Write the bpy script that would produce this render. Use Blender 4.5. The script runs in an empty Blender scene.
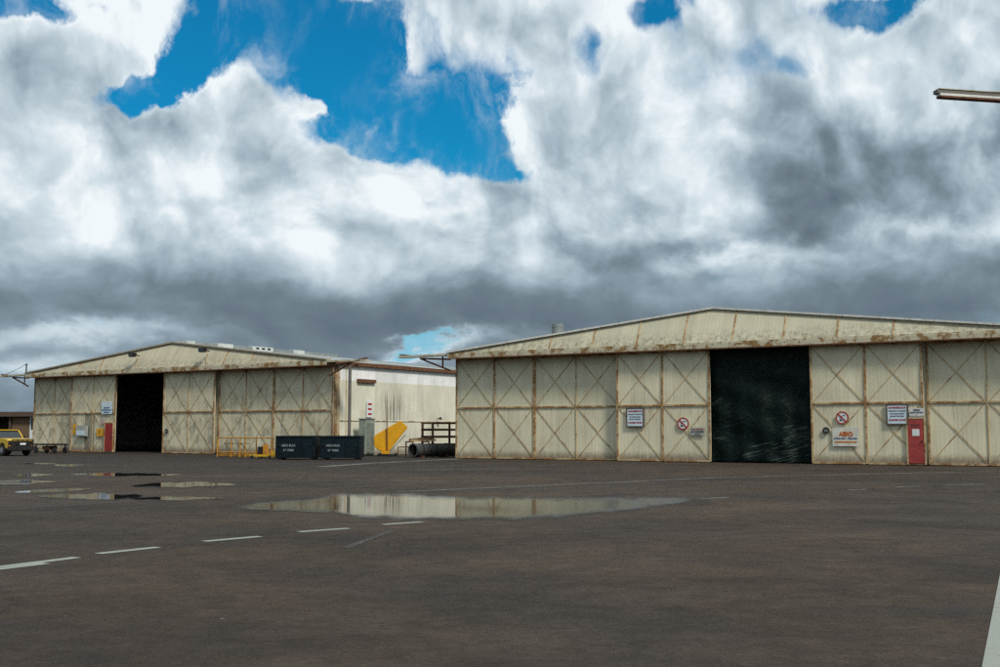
import bpy, math, random
from mathutils import Vector, Matrix
random.seed(7)
R = math.radians
sc = bpy.context.scene
COL = sc.collection
F = 1100.0
PITCH = math.atan(97.0 / F)
CH = 1.56

# ------------------------------------------------------------------ camera geometry (for placing things at real spots)
def ray(px, py):
    a = (px - 500) / F; b = (333.5 - py) / F
    return Vector((a, math.cos(PITCH) - b * math.sin(PITCH), math.sin(PITCH) + b * math.cos(PITCH)))
def ground(px, py, z=0.0):
    d = ray(px, py); t = (z - CH) / d.z
    return Vector((d.x * t, d.y * t, z))
def spot(px, depth):                       # ground spot under column px at a given distance
    d = ray(px, 430.5); t = depth / d.y
    return Vector((d.x * t, depth, 0))
def azel(px, py):
    d = ray(px, py).normalized()
    return math.atan2(d.x, d.y), math.asin(d.z)

# ------------------------------------------------------------------ node helpers
class NT:
    def __init__(s, tree): s.t = tree; s.n = tree.nodes; s.l = tree.links
    def new(s, typ, **kw):
        n = s.n.new(typ)
        for k, v in kw.items(): setattr(n, k, v)
        return n
    def put(s, sock, v):
        if isinstance(v, bpy.types.NodeSocket): s.l.new(v, sock)
        elif v is not None:
            if sock.type == 'RGBA' and not hasattr(v, '__len__'): v = (v, v, v, 1)
            if sock.type == 'RGBA' and len(v) == 3: v = tuple(v) + (1,)
            if sock.type == 'VECTOR' and not hasattr(v, '__len__'): v = (v, v, v)
            sock.default_value = v
    def m(s, op, a, b=None, c=None, clamp=False):
        n = s.new('ShaderNodeMath', operation=op, use_clamp=clamp)
        for i, v in enumerate((a, b, c)):
            if v is not None: s.put(n.inputs[i], v)
        return n.outputs[0]
    def vm(s, op, a, b=None):
        n = s.new('ShaderNodeVectorMath', operation=op)
        s.put(n.inputs[0], a)
        if b is not None: s.put(n.inputs[3] if op == 'SCALE' else n.inputs[1], b)
        return n.outputs['Value'] if op in ('LENGTH', 'DOT_PRODUCT', 'DISTANCE') else n.outputs[0]
    def xyz(s, x=0.0, y=0.0, z=0.0):
        n = s.new('ShaderNodeCombineXYZ')
        for i, v in enumerate((x, y, z)): s.put(n.inputs[i], v)
        return n.outputs[0]
    def sep(s, v):
        n = s.new('ShaderNodeSeparateXYZ'); s.put(n.inputs[0], v); return n.outputs
    def noise(s, vec, scale=1.0, detail=4.0, rough=0.55, dist=0.0):
        n = s.new('ShaderNodeTexNoise'); s.put(n.inputs['Vector'], vec)
        n.inputs['Scale'].default_value = scale; n.inputs['Detail'].default_value = detail
        n.inputs['Roughness'].default_value = rough; n.inputs['Distortion'].default_value = dist
        return n.outputs['Fac']
    def ss(s, v, lo, hi, a=0.0, b=1.0):     # smoothstep
        n = s.new('ShaderNodeMapRange', interpolation_type='SMOOTHSTEP')
        s.put(n.inputs[0], v)
        for i, x in enumerate((lo, hi, a, b)): s.put(n.inputs[i + 1], x)
        return n.outputs[0]
    def mix(s, f, a, b, mode='MIX'):
        n = s.new('ShaderNodeMix', data_type='RGBA', blend_type=mode)
        s.put(n.inputs[0], f); s.put(n.inputs[6], a); s.put(n.inputs[7], b)
        return n.outputs[2]
    def ramp(s, v, stops):
        n = s.new('ShaderNodeValToRGB'); s.put(n.inputs[0], v)
        e = n.color_ramp.elements
        while len(e) < len(stops): e.new(0.5)
        for el, (p, c) in zip(e, stops): el.position = p; el.color = tuple(c) + (1,)
        return n.outputs[0]

def material(name):
    m = bpy.data.materials.new(name); m.use_nodes = True
    t = NT(m.node_tree)
    return m, t, t.n['Principled BSDF']
def bump(t, bs, h, strength=0.3, dist=0.02):
    b = t.new('ShaderNodeBump'); t.put(b.inputs['Height'], h)
    b.inputs['Strength'].default_value = strength; b.inputs['Distance'].default_value = dist
    t.l.new(b.outputs[0], bs.inputs['Normal'])
def pos(t): return t.new('ShaderNodeNewGeometry').outputs['Position']
def obj_co(t): return t.new('ShaderNodeTexCoord').outputs['Object']
def rnd(t): return t.new('ShaderNodeObjectInfo').outputs['Random']

def plain(name, col, rough=0.6, metal=0.0, vary=0.12, scale=3.0, dirt=None, spec=0.4):
    m, t, b = material(name)
    p = pos(t); n = t.noise(p, scale, 5)
    lo = tuple(c * (1 - vary) for c in col); hi = tuple(min(1, c * (1 + vary)) for c in col)
    c = t.mix(t.ss(n, .3, .7), lo, hi)
    if dirt: c = t.mix(t.m('MULTIPLY', t.ss(t.noise(p, scale * 2.3, 6, .65), .5, .72), dirt[1]), c, dirt[0])
    t.put(b.inputs['Base Color'], c)
    t.put(b.inputs['Roughness'], t.m('ADD', t.m('MULTIPLY', n, .2), rough - .1))
    b.inputs['Metallic'].default_value = metal
    b.inputs['Specular IOR Level'].default_value = spec
    return m

RUST = (.17, .075, .03); RUST_D = (.09, .042, .024); CREAM = (.65, .61, .44)
def sheet_mat(name, base, grime=0.0, rust=1.0, mid=True, stain=.55, ribs=True, white_top=None, black_runs=0.0, top_grime=0.0):
    """Painted corrugated iron: tone steps per sheet, vertical weather stains, rust runs below rails and at the foot."""
    m, t, b = material(name)
    co = obj_co(t); x, y, z = t.sep(co)
    r = rnd(t); sx = t.m('ADD', x, t.m('MULTIPLY', r, 37.0)); 
    col = base
    sheet = t.m('FLOOR', t.m('DIVIDE', sx, .76))
    wn = t.new('ShaderNodeTexWhiteNoise', noise_dimensions='2D')
    t.put(wn.inputs[0], t.xyz(sheet, t.m('GREATER_THAN', z, 2.82), 0))
    v = t.m('ADD', t.m('MULTIPLY', wn.outputs[0], .13), .93)
    big = t.noise(t.xyz(sx, 0, z), .45, 4)
    v = t.m('MULTIPLY', v, t.ss(big, .2, .8, .86, 1.12))
    if white_top is not None:
        edge = t.m('ADD', z, t.m('MULTIPLY', t.noise(t.xyz(sx, 0, 0), 1.5), .05))
        col = t.mix(t.m('GREATER_THAN', edge, white_top), base, (.80, .81, .80))
    col = t.mix(1.0, col, t.xyz(v, v, v), 'MULTIPLY')
    # broad yellow-brown weathering, stretched vertically
    st = t.noise(t.xyz(t.m('MULTIPLY', sx, 2.6), 0, t.m('MULTIPLY', z, .38)), 1.0, 7, .68)
    sf = t.m('MULTIPLY', t.ss(st, .42, .78), stain)
    col = t.mix(sf, col, (.38, .32, .185))
    # fine vertical streaks
    fs = t.noise(t.xyz(t.m('MULTIPLY', sx, 11), 0, t.m('MULTIPLY', z, .5)), 1.0, 4, .6)
    col = t.mix(t.m('MULTIPLY', t.ss(fs, .5, .8), .35), col, (.27, .25, .18))
    # rust
    rn = t.noise(t.xyz(t.m('MULTIPLY', sx, 7), 0, t.m('MULTIPLY', z, .55)), 1.0, 6, .66)
    foot = t.ss(z, .55, .0)
    fm = t.m('MULTIPLY', foot, t.ss(rn, .38, .62))
    msk = fm
    if mid:
        run = t.m('MULTIPLY', t.ss(z, 1.2, 2.8), t.m('LESS_THAN', z, 2.82))
        msk = t.m('MAXIMUM', msk, t.m('MULTIPLY', run, t.ss(rn, .54, .70)))
        run2 = t.m('MULTIPLY', t.ss(z, 4.4, 5.5), t.ss(rn, .56, .72))
        msk = t.m('MAXIMUM', msk, t.m('MULTIPLY', run2, .7))
    fl = t.noise(t.xyz(sx, 0, z), 5.5, 6, .7)
    msk = t.m('MAXIMUM', msk, t.m('MULTIPLY', t.ss(fl, .64, .72), .8))
    msk = t.m('MULTIPLY', msk, .62 * rust, clamp=True)
    col = t.mix(msk, col, t.mix(t.noise(co, 9), (.30, .155, .055), (.16, .075, .035)))
    if grime:
        g = t.noise(t.xyz(t.m('MULTIPLY', sx, 1.3), 0, t.m('MULTIPLY', z, .75)), 1.1, 7, .7)
        gm = t.m('MULTIPLY', t.ss(g, .47, .64), t.ss(z, 5.0, 2.0, .3, 1.0))
        col = t.mix(t.m('MULTIPLY', gm, grime), col, (.13, .125, .10))
    if black_runs:
        bn = t.noise(t.xyz(t.m('MULTIPLY', x, 5.5), 0, t.m('MULTIPLY', z, .12)), 1.0, 3, .6)
        zz = t.m('MULTIPLY', t.ss(z, 2.15, 2.3), t.ss(z, 4.7, 3.0))
        xx = t.m('MULTIPLY', t.ss(x, 4.0, 4.8), t.ss(x, 6.9, 5.9))
        q = t.m('MULTIPLY', t.m('MULTIPLY', zz, xx), t.ss(bn, .45, .56))
        col = t.mix(t.m('MULTIPLY', q, black_runs), col, (.07, .072, .06))
    if top_grime:
        tg = t.noise(t.xyz(t.m('MULTIPLY', sx, 2.4), 0, t.m('MULTIPLY', z, 2.5)), 1.6, 7, .72)
        band = t.m('MULTIPLY', t.ss(z, 5.75, 5.9), t.ss(z, 6.7, 5.95))
        col = t.mix(t.m('MULTIPLY', t.m('MULTIPLY', band, t.ss(tg, .42, .62)), top_grime), col, (.12, .10, .07))
    spl = t.m('MULTIPLY', t.ss(t.m('ADD', z, t.m('MULTIPLY', fl, -.5)), .35, -.15), .7)
    col = t.mix(spl, col, (.14, .10, .07))
    t.put(b.inputs['Base Color'], col)
    t.put(b.inputs['Roughness'], .62); b.inputs['Specular IOR Level'].default_value = .3
    if ribs:
        w = t.m('SINE', t.m('MULTIPLY', sx, 2 * math.pi / .19))
        lap = t.m('LESS_THAN', t.m('FRACT', t.m('DIVIDE', sx, .76)), .03)
        bump(t, b, t.m('ADD', w, t.m('MULTIPLY', lap, 1.5)), .11, .010)
    return m

def bar_mat(name, paint=CREAM, amount=.5, orange=1.0):
    m, t, b = material(name)
    p = pos(t)
    n = t.noise(p, 1.7, 7, .7); n2 = t.noise(p, 9, 4)
    rc = t.mix(t.ss(n2, .35, .65), RUST_D, (.17, .082, .045)) if amount > .9 else t.mix(t.ss(n2, .35, .65), (.21, .12, .06), (.36 * orange, .19, .07))
    col = t.mix(t.ss(n, .62 - amount * .35, .72 - amount * .35), paint, rc)
    t.put(b.inputs['Base Color'], col); b.inputs['Roughness'].default_value = .8
    b.inputs['Specular IOR Level'].default_value = .2
    bump(t, b, n2, .3, .01)
    return m

def lettering_mat(name, col):
    return plain(name, col, .6, vary=.08, scale=30)

M = {}
M['leaf'] = sheet_mat('cream_sheet', CREAM, rust=1.1, stain=.38)
M['leaf_old'] = sheet_mat('dirty_cream_sheet', (.63, .58, .415), grime=.6, rust=1.3, stain=.65)
M['stained'] = sheet_mat('stained_sheet', (.25, .235, .18), grime=.9, rust=1.3, mid=False)
M['gable'] = sheet_mat('gable_sheet', (.47, .447, .33), rust=.9, mid=False, stain=.45, top_grime=.6)
M['gable_old'] = sheet_mat('gable_sheet_old', (.46, .425, .31), rust=.9, mid=False, stain=.75, top_grime=.5)
M['side'] = sheet_mat('side_sheet', (.66, .645, .53), rust=.35, mid=False, stain=.35, white_top=4.72, black_runs=.9)
M['plainwall'] = sheet_mat('rear_sheet', (.46, .45, .34), rust=.5, mid=False)
M['bar'] = bar_mat('rail_paint_rust', (.46, .35, .20), amount=.52)
M['barlight'] = bar_mat('brace_paint_rust', (.50, .39, .22), amount=.36)
M['rust'] = bar_mat('rusty_steel', (.2, .12, .07), amount=1.0)
M['header'] = bar_mat('header_paint_rust', (.50, .465, .345), amount=.42, orange=.8)
M['capping'] = plain('white_capping', (.62, .62, .58), .5, dirt=((.25, .15, .08), .5))
M['capping_old'] = plain('brown_capping', (.33, .285, .21), .7, dirt=((.10, .06, .04), .6))
M['red'] = plain('red_door_paint', (.33, .045, .04), .5, vary=.15, dirt=((.2, .09, .07), .35))
M['redbright'] = plain('red_door_paint_dark', (.27, .022, .018), .5, vary=.15)
M['white'] = plain('white_enamel', (.66, .70, .69), .45, vary=.06)
M['whiteb'] = plain('pale_blue_white_enamel', (.55, .66, .72), .45, vary=.06)
M['creamboard'] = plain('cream_board', (.60, .60, .52), .5, dirt=((.4, .36, .26), .5))
M['grey'] = plain('grey_panel', (.34, .35, .32), .6, dirt=((.15, .14, .12), .5))
M['black'] = plain('black_paint', (.018, .018, .017), .55)
M['letblack'] = lettering_mat('letter_black', (.035, .04, .045))
M['letred'] = lettering_mat('letter_red', (.36, .025, .02))
M['letblue'] = lettering_mat('letter_blue', (.03, .06, .20))
M['letwhite'] = lettering_mat('letter_white', (.20, .24, .25))
M['letorange'] = lettering_mat('letter_orange', (.50, .17, .02))
M['framewood'] = plain('brown_sign_frame', (.09, .06, .045), .7)
M['navy'] = plain('navy_skip_paint', (.0025, .009, .013), .65, vary=.4, scale=1.5, dirt=((.018, .016, .014), .35), spec=.15)
M['yellow'] = plain('yellow_paint', (.56, .34, .018), .45, vary=.08)
M['caryellow'] = plain('car_yellow', (.58, .39, .03), .25, vary=.05, spec=.6)
M['finyellow'] = plain('fin_yellow', (.66, .33, .008), .42, vary=.08, dirt=((.4, .2, .02), .4))
M['orange'] = bar_mat('orange_tube', (.50, .23, .02), amount=.35)
M['cabinet'] = plain('grey_green_cabinet', (.25, .29, .24), .5, dirt=((.13, .11, .08), .5))
M['darkmetal'] = plain('dark_metal', (.02, .018, .017), .6, metal=.2, dirt=((.12, .06, .03), .5))
M['tankmetal'] = plain('tank_grey', (.055, .06, .058), .45, dirt=((.02, .02, .02), .6))
M['rubber'] = plain('rubber', (.014, .014, .014), .8)
M['galv'] = plain('galvanised', (.26, .29, .28), .45, metal=.4, dirt=((.12, .11, .09), .5))
M['pole'] = plain('grey_brown_pole', (.13, .12, .10), .6)
M['brick'] = None

def roof_mat(name, base):
    m, t, b = material(name)
    co = obj_co(t); x, y, z = t.sep(co)
    n = t.noise(t.xyz(t.m('MULTIPLY', x, .15), t.m('MULTIPLY', y, 1.0), 0), 1.0, 6, .7)
    wn = t.new('ShaderNodeTexWhiteNoise', noise_dimensions='1D'); t.put(wn.inputs['W'], t.m('FLOOR', t.m('DIVIDE', y, .8)))
    col = t.mix(t.ss(n, .35, .7), base, tuple(c * .6 for c in base))
    col = t.mix(t.m('MULTIPLY', wn.outputs[0], .35), col, tuple(min(1, c * 1.7) for c in base))
    t.put(b.inputs['Base Color'], col); b.inputs['Roughness'].default_value = .5; b.inputs['Metallic'].default_value = .2
    bump(t, b, t.m('SINE', t.m('MULTIPLY', y, 2 * math.pi / .25)), .4, .02)
    return m
M['roof'] = roof_mat('roof_iron', (.22, .24, .235))
M['skylight'] = plain('fibreglass_skylight', (.62, .65, .60), .4)

def brick_mat():
    m, t, b = material('brown_brick')
    br = t.new('ShaderNodeTexBrick'); t.put(br.inputs['Vector'], t.vm('MULTIPLY', obj_co(t), (1, 1, 1)))
    # bricks laid on the x-z face
    x, y, z = t.sep(obj_co(t)); t.put(br.inputs['Vector'], t.xyz(x, z, 0))
    br.inputs['Scale'].default_value = 4.0
    br.inputs['Color1'].default_value = (.16, .095, .05, 1); br.inputs['Color2'].default_value = (.115, .07, .04, 1)
    br.inputs['Mortar'].default_value = (.2, .16, .11, 1); br.inputs['Mortar Size'].default_value = .01
    t.put(b.inputs['Base Color'], br.outputs[0]); b.inputs['Roughness'].default_value = .9
    return m
M['brick'] = brick_mat()

def curtain_mat():
    m, t, b = material('black_plastic_curtain')
    co = obj_co(t)
    n = t.noise(co, 1.3, 7, .65, 1.2)
    cx_, cy_, cz_ = t.sep(co)
    def streak(ang, sl, sw, thr, where):
        ca, sa = math.cos(R(ang)), math.sin(R(ang))
        a_ = t.m('ADD', t.m('MULTIPLY', cx_, ca * sl), t.m('MULTIPLY', cz_, sa * sl))
        b_ = t.m('ADD', t.m('MULTIPLY', cx_, -sa * sw), t.m('MULTIPLY', cz_, ca * sw))
        return t.m('MULTIPLY', t.ss(t.noise(t.xyz(a_, 0, b_), 1.0, 4, .6, .3), thr, thr + .05), where)
    reg1 = t.m('MULTIPLY', t.ss(cx_, 1.3, .3), t.m('MULTIPLY', t.ss(cz_, 2.0, 2.3), t.ss(cz_, 3.3, 3.0)))
    reg2 = t.m('MULTIPLY', t.ss(t.noise(co, .45, 2), .48, .56), t.ss(cz_, 2.4, 1.4))
    reg3 = t.ss(t.noise(t.vm('ADD', co, (5, 0, 3)), .6, 2), .55, .62)
    allover = t.m('MULTIPLY', streak(35, 1.4, 9, .56, t.ss(t.noise(co, .9, 3), .4, .6)), .22)
    painted_glint = t.m('MAXIMUM', allover, t.m('MAXIMUM', t.m('MAXIMUM', streak(28, .7, 9, .56, reg1), streak(12, .9, 8, .55, reg2)), t.m('MULTIPLY', streak(48, 1.0, 8, .60, reg3), .6)))
    t.put(b.inputs['Base Color'], t.mix(t.m('MULTIPLY', painted_glint, .28), (.003, .009, .0078), (.16, .20, .185)))  # pale streaks painted into the base colour as glints on the creased plastic
    t.put(b.inputs['Roughness'], t.ss(n, .3, .7, .4, .6)); b.inputs['Specular IOR Level'].default_value = .12
    bump(t, b, n, .8, .12)
    return m
M['curtain'] = curtain_mat()

def glass_dark():
    m, t, b = material('dark_glass')
    b.inputs['Base Color'].default_value = (.03, .04, .045, 1); b.inputs['Roughness'].default_value = .06
    b.inputs['Specular IOR Level'].default_value = .7
    return m
M['glass'] = glass_dark()
m, t, b = material('lamp_glass'); b.inputs['Base Color'].default_value = (.6, .62, .6, 1); b.inputs['Roughness'].default_value = .1
M['lampglass'] = m
m, t, b = material('hubcap'); b.inputs['Base Color'].default_value = (.5, .5, .5, 1); b.inputs['Roughness'].default_value = .3; b.inputs['Metallic'].default_value = .8
M['hub'] = m

# ------------------------------------------------------------------ mesh helpers
class MB:
    def __init__(s): s.v = []; s.f = []
    def add(s, vs, fs):
        o = len(s.v); s.v += [tuple(v) for v in vs]; s.f += [tuple(i + o for i in f) for f in fs]; return s
    def box(s, x0, x1, y0, y1, z0, z1):
        v = [(x0,y0,z0),(x1,y0,z0),(x1,y1,z0),(x0,y1,z0),(x0,y0,z1),(x1,y0,z1),(x1,y1,z1),(x0,y1,z1)]
        return s.add(v, [(0,3,2,1),(4,5,6,7),(0,1,5,4),(1,2,6,5),(2,3,7,6),(3,0,4,7)])
    def beam(s, p, q, w, h=None, up=Vector((0,0,1))):
        p = Vector(p); q = Vector(q); h = h or w
        d = (q - p).normalized(); sd = d.cross(up)
        if sd.length < 1e-4: sd = d.cross(Vector((0,1,0)))
        sd.normalize(); u = sd.cross(d)
        c = [sd * (a * w / 2) + u * (b * h / 2) for a, b in ((-1,-1),(1,-1),(1,1),(-1,1))]
        return s.add([p + k for k in c] + [q + k for k in c], [(3,2,1,0),(4,5,6,7),(0,1,5,4),(1,2,6,5),(2,3,7,6),(3,0,4,7)])
    def tube(s, p, q, r, n=10, r2=None, cap=True):
        p = Vector(p); q = Vector(q); r2 = r if r2 is None else r2
        d = (q - p).normalized(); a = d.orthogonal().normalized(); b_ = d.cross(a)
        vs = []
        for P, rr in ((p, r), (q, r2)):
            for i in range(n):
                an = 2 * math.pi * i / n
                vs.append(P + (a * math.cos(an) + b_ * math.sin(an)) * rr)
        fs = [(i, (i + 1) % n, n + (i + 1) % n, n + i) for i in range(n)]
        if cap: fs += [tuple(range(n - 1, -1, -1)), tuple(range(n, 2 * n))]
        return s.add(vs, fs)
    def ring(s, p, q, r, ri, n=24):          # hollow short tube from p to q
        p = Vector(p); q = Vector(q); d = (q - p).normalized(); a = d.orthogonal().normalized(); b_ = d.cross(a)
        vs = []
        for P in (p, q):
            for rr in (r, ri):
                for i in range(n):
                    an = 2 * math.pi * i / n; vs.append(P + (a * math.cos(an) + b_ * math.sin(an)) * rr)
        fs = []
        for i in range(n):
            j = (i + 1) % n
            fs += [(i, j, 2*n + j, 2*n + i), (n + i, 3*n + i, 3*n + j, n + j), (i, n + i, n + j, j), (2*n + i, 2*n + j, 3*n + j, 3*n + i)]
        return s.add(vs, fs)
    def prism(s, poly, fn, a, b):            # poly of 2d points, fn(u, v, w) -> 3d
        n = len(poly)
        vs = [fn(u, v, a) for u, v in poly] + [fn(u, v, b) for u, v in poly]
        fs = [tuple(range(n - 1, -1, -1)), tuple(range(n, 2 * n))] + [(i, (i + 1) % n, n + (i + 1) % n, n + i) for i in range(n)]
        return s.add(vs, fs)
    def build(s, name, mat, parent=None, bevel=0.0, smooth=False, loc=None, rz=None, label=None):
        me = bpy.data.meshes.new(name); me.from_pydata(s.v, [], s.f)
        import bmesh
        bm = bmesh.new(); bm.from_mesh(me); bmesh.ops.recalc_face_normals(bm, faces=bm.faces)
        if bevel: bmesh.ops.bevel(bm, geom=list(bm.edges), offset=bevel, segments=2, affect='EDGES', clamp_overlap=True)
        bm.to_mesh(me); bm.free()
        if smooth:
            for p in me.polygons: p.use_smooth = True
            me.set_sharp_from_angle(angle=R(35))
        me.materials.append(mat)
        o = bpy.data.objects.new(name, me); COL.objects.link(o)
        if parent: o.parent = parent
        if loc is not None: o.location = loc
        if rz is not None: o.rotation_euler = (0, 0, rz)
        if label: o['label'] = label
        return o

def tag(o, label, cat, group=None, kind=None):
    if label: o['label'] = label
    if cat: o['category'] = cat
    if group: o['group'] = group
    if kind: o['kind'] = kind
    return o
def thing(name, label, cat, loc=(0,0,0), rz=0.0, group=None):
    o = bpy.data.objects.new(name, None); COL.objects.link(o); o.location = loc; o.rotation_euler = (0, 0, rz)
    o.empty_display_size = .3
    return tag(o, label, cat, group)
def structure(o): o['kind'] = 'structure'; return o
def text(body, size, mat, parent, loc, name='lettering', width=None, shear=0.0, bold=0.0, height=None):
    """Letters standing on the local x-z plane, facing -y."""
    c = bpy.data.curves.new(name, 'FONT'); c.body = body; c.size = size; c.align_x = 'CENTER'; c.align_y = 'CENTER'
    c.extrude = .004; c.shear = shear; c.offset = bold
    tmp = bpy.data.objects.new('tmp', c); COL.objects.link(tmp)
    dg = bpy.context.evaluated_depsgraph_get(); dg.update()
    me = bpy.data.meshes.new_from_object(tmp.evaluated_get(dg)); bpy.data.objects.remove(tmp)
    xs = [v.co.x for v in me.vertices]; ys = [v.co.y for v in me.vertices]
    k = (width / (max(xs) - min(xs))) if width else 1.0; kh = (height / (max(ys) - min(ys))) if height else 1.0
    cx = (max(xs) + min(xs)) / 2; cy = (max(ys) + min(ys)) / 2
    for v in me.vertices:
        x, y, z = v.co; v.co = ((x - cx) * k, -z, (y - cy) * kh)
    me.materials.clear(); me.materials.append(mat)
    o = bpy.data.objects.new(name, me); COL.objects.link(o); o.parent = parent; o.location = loc
    return o

# ------------------------------------------------------------------ hangar
BW = 29.95; HD = 5.5; EAVE = 5.85; APEX = 7.6; LEN = 52.0; MID = 2.82
def roof_z(x): return EAVE + (APEX - EAVE) * (1 - abs(x - BW / 2) / (BW / 2))

def door_leaf(parent, x0, y, w, mat, seam_strong=True, braces=True, ext=(0, 0)):
    """One sliding leaf, two bays wide; its origin is the lower left corner of its face."""
    lf = MB().box(-ext[0], w + ext[1], 0, .06, .06, HD + .05).build('door_leaf', mat, parent, loc=(x0, y, 0))
    bays = 2; bw = w / bays
    for i in range(bays + 1):
        wd = .085 if i in (0, bays) else (.10 if seam_strong else .045)
        xx = min(max(i * bw, wd / 2), w - wd / 2)
        MB().box(xx - wd/2, xx + wd/2, -.05 if i != 1 else -.044, -.001, .05, HD + .04).build('stile', M['bar'] if (i != 1 or seam_strong) else M['barlight'], lf)
    for i in range(bays):
        a = i * bw + .1; b_ = (i + 1) * bw - .1
        MB().box(a - .04, b_ + .04, -.06, -.002, MID - .05, MID + .04).build('rail', M['bar'], lf)
        MB().box(a - .04, b_ + .04, -.055, -.002, .03, .11).build('rail', M['bar'], lf)
        MB().box(a - .04, b_ + .04, -.04, -.002, HD - .06, HD + .03).build('rail', M['barlight'], lf)
        if braces:
            for z0, z1 in ((.16, MID - .07), (MID + .06, HD - .07)):
                for k, (p, q) in enumerate((((a, z0), (b_, z1)), ((a, z1), (b_, z0)))):
                    yy = -.012 - .014 * k
                    MB().beam((p[0], yy, p[1]), (q[0], yy, q[1]), .010, .042, up=Vector((0, 0, 1))).build('brace', M['barlight'], lf)
    return lf

def personnel_door(leaf, x, w, h, mat, paper=False):
    d = MB().box(x, x + w, -.095, -.02, .1, .1 + h).build('personnel_door', mat, leaf, bevel=.01)
    MB().box(x - .07, x - .002, -.11, -.015, .05, h + .17).build('door_frame', M['barlight'], leaf)
    MB().box(x + w + .002, x + w + .07, -.11, -.015, .05, h + .17).build('door_frame', M['barlight'], leaf)
    MB().box(x - .002 + .004, x + w - .002, -.11, -.015, .102 + h, h + .17).build('door_frame', M['barlight'], leaf)
    MB().tube((x + w - .1, -.16, 1.08), (x + w - .1, -.09, 1.08), .035, 10).build('handle', M['darkmetal'], leaf)
    if paper:
        MB().box(x + w * .27, x + w * .72, -.102, -.096, 1.32, 1.62).build('notice_paper', M['white'], leaf)
        text('EXIT', .18, M['letblack'], leaf, (x + w * .5, -.1, 1.78), width=.36)
    return d

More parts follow.
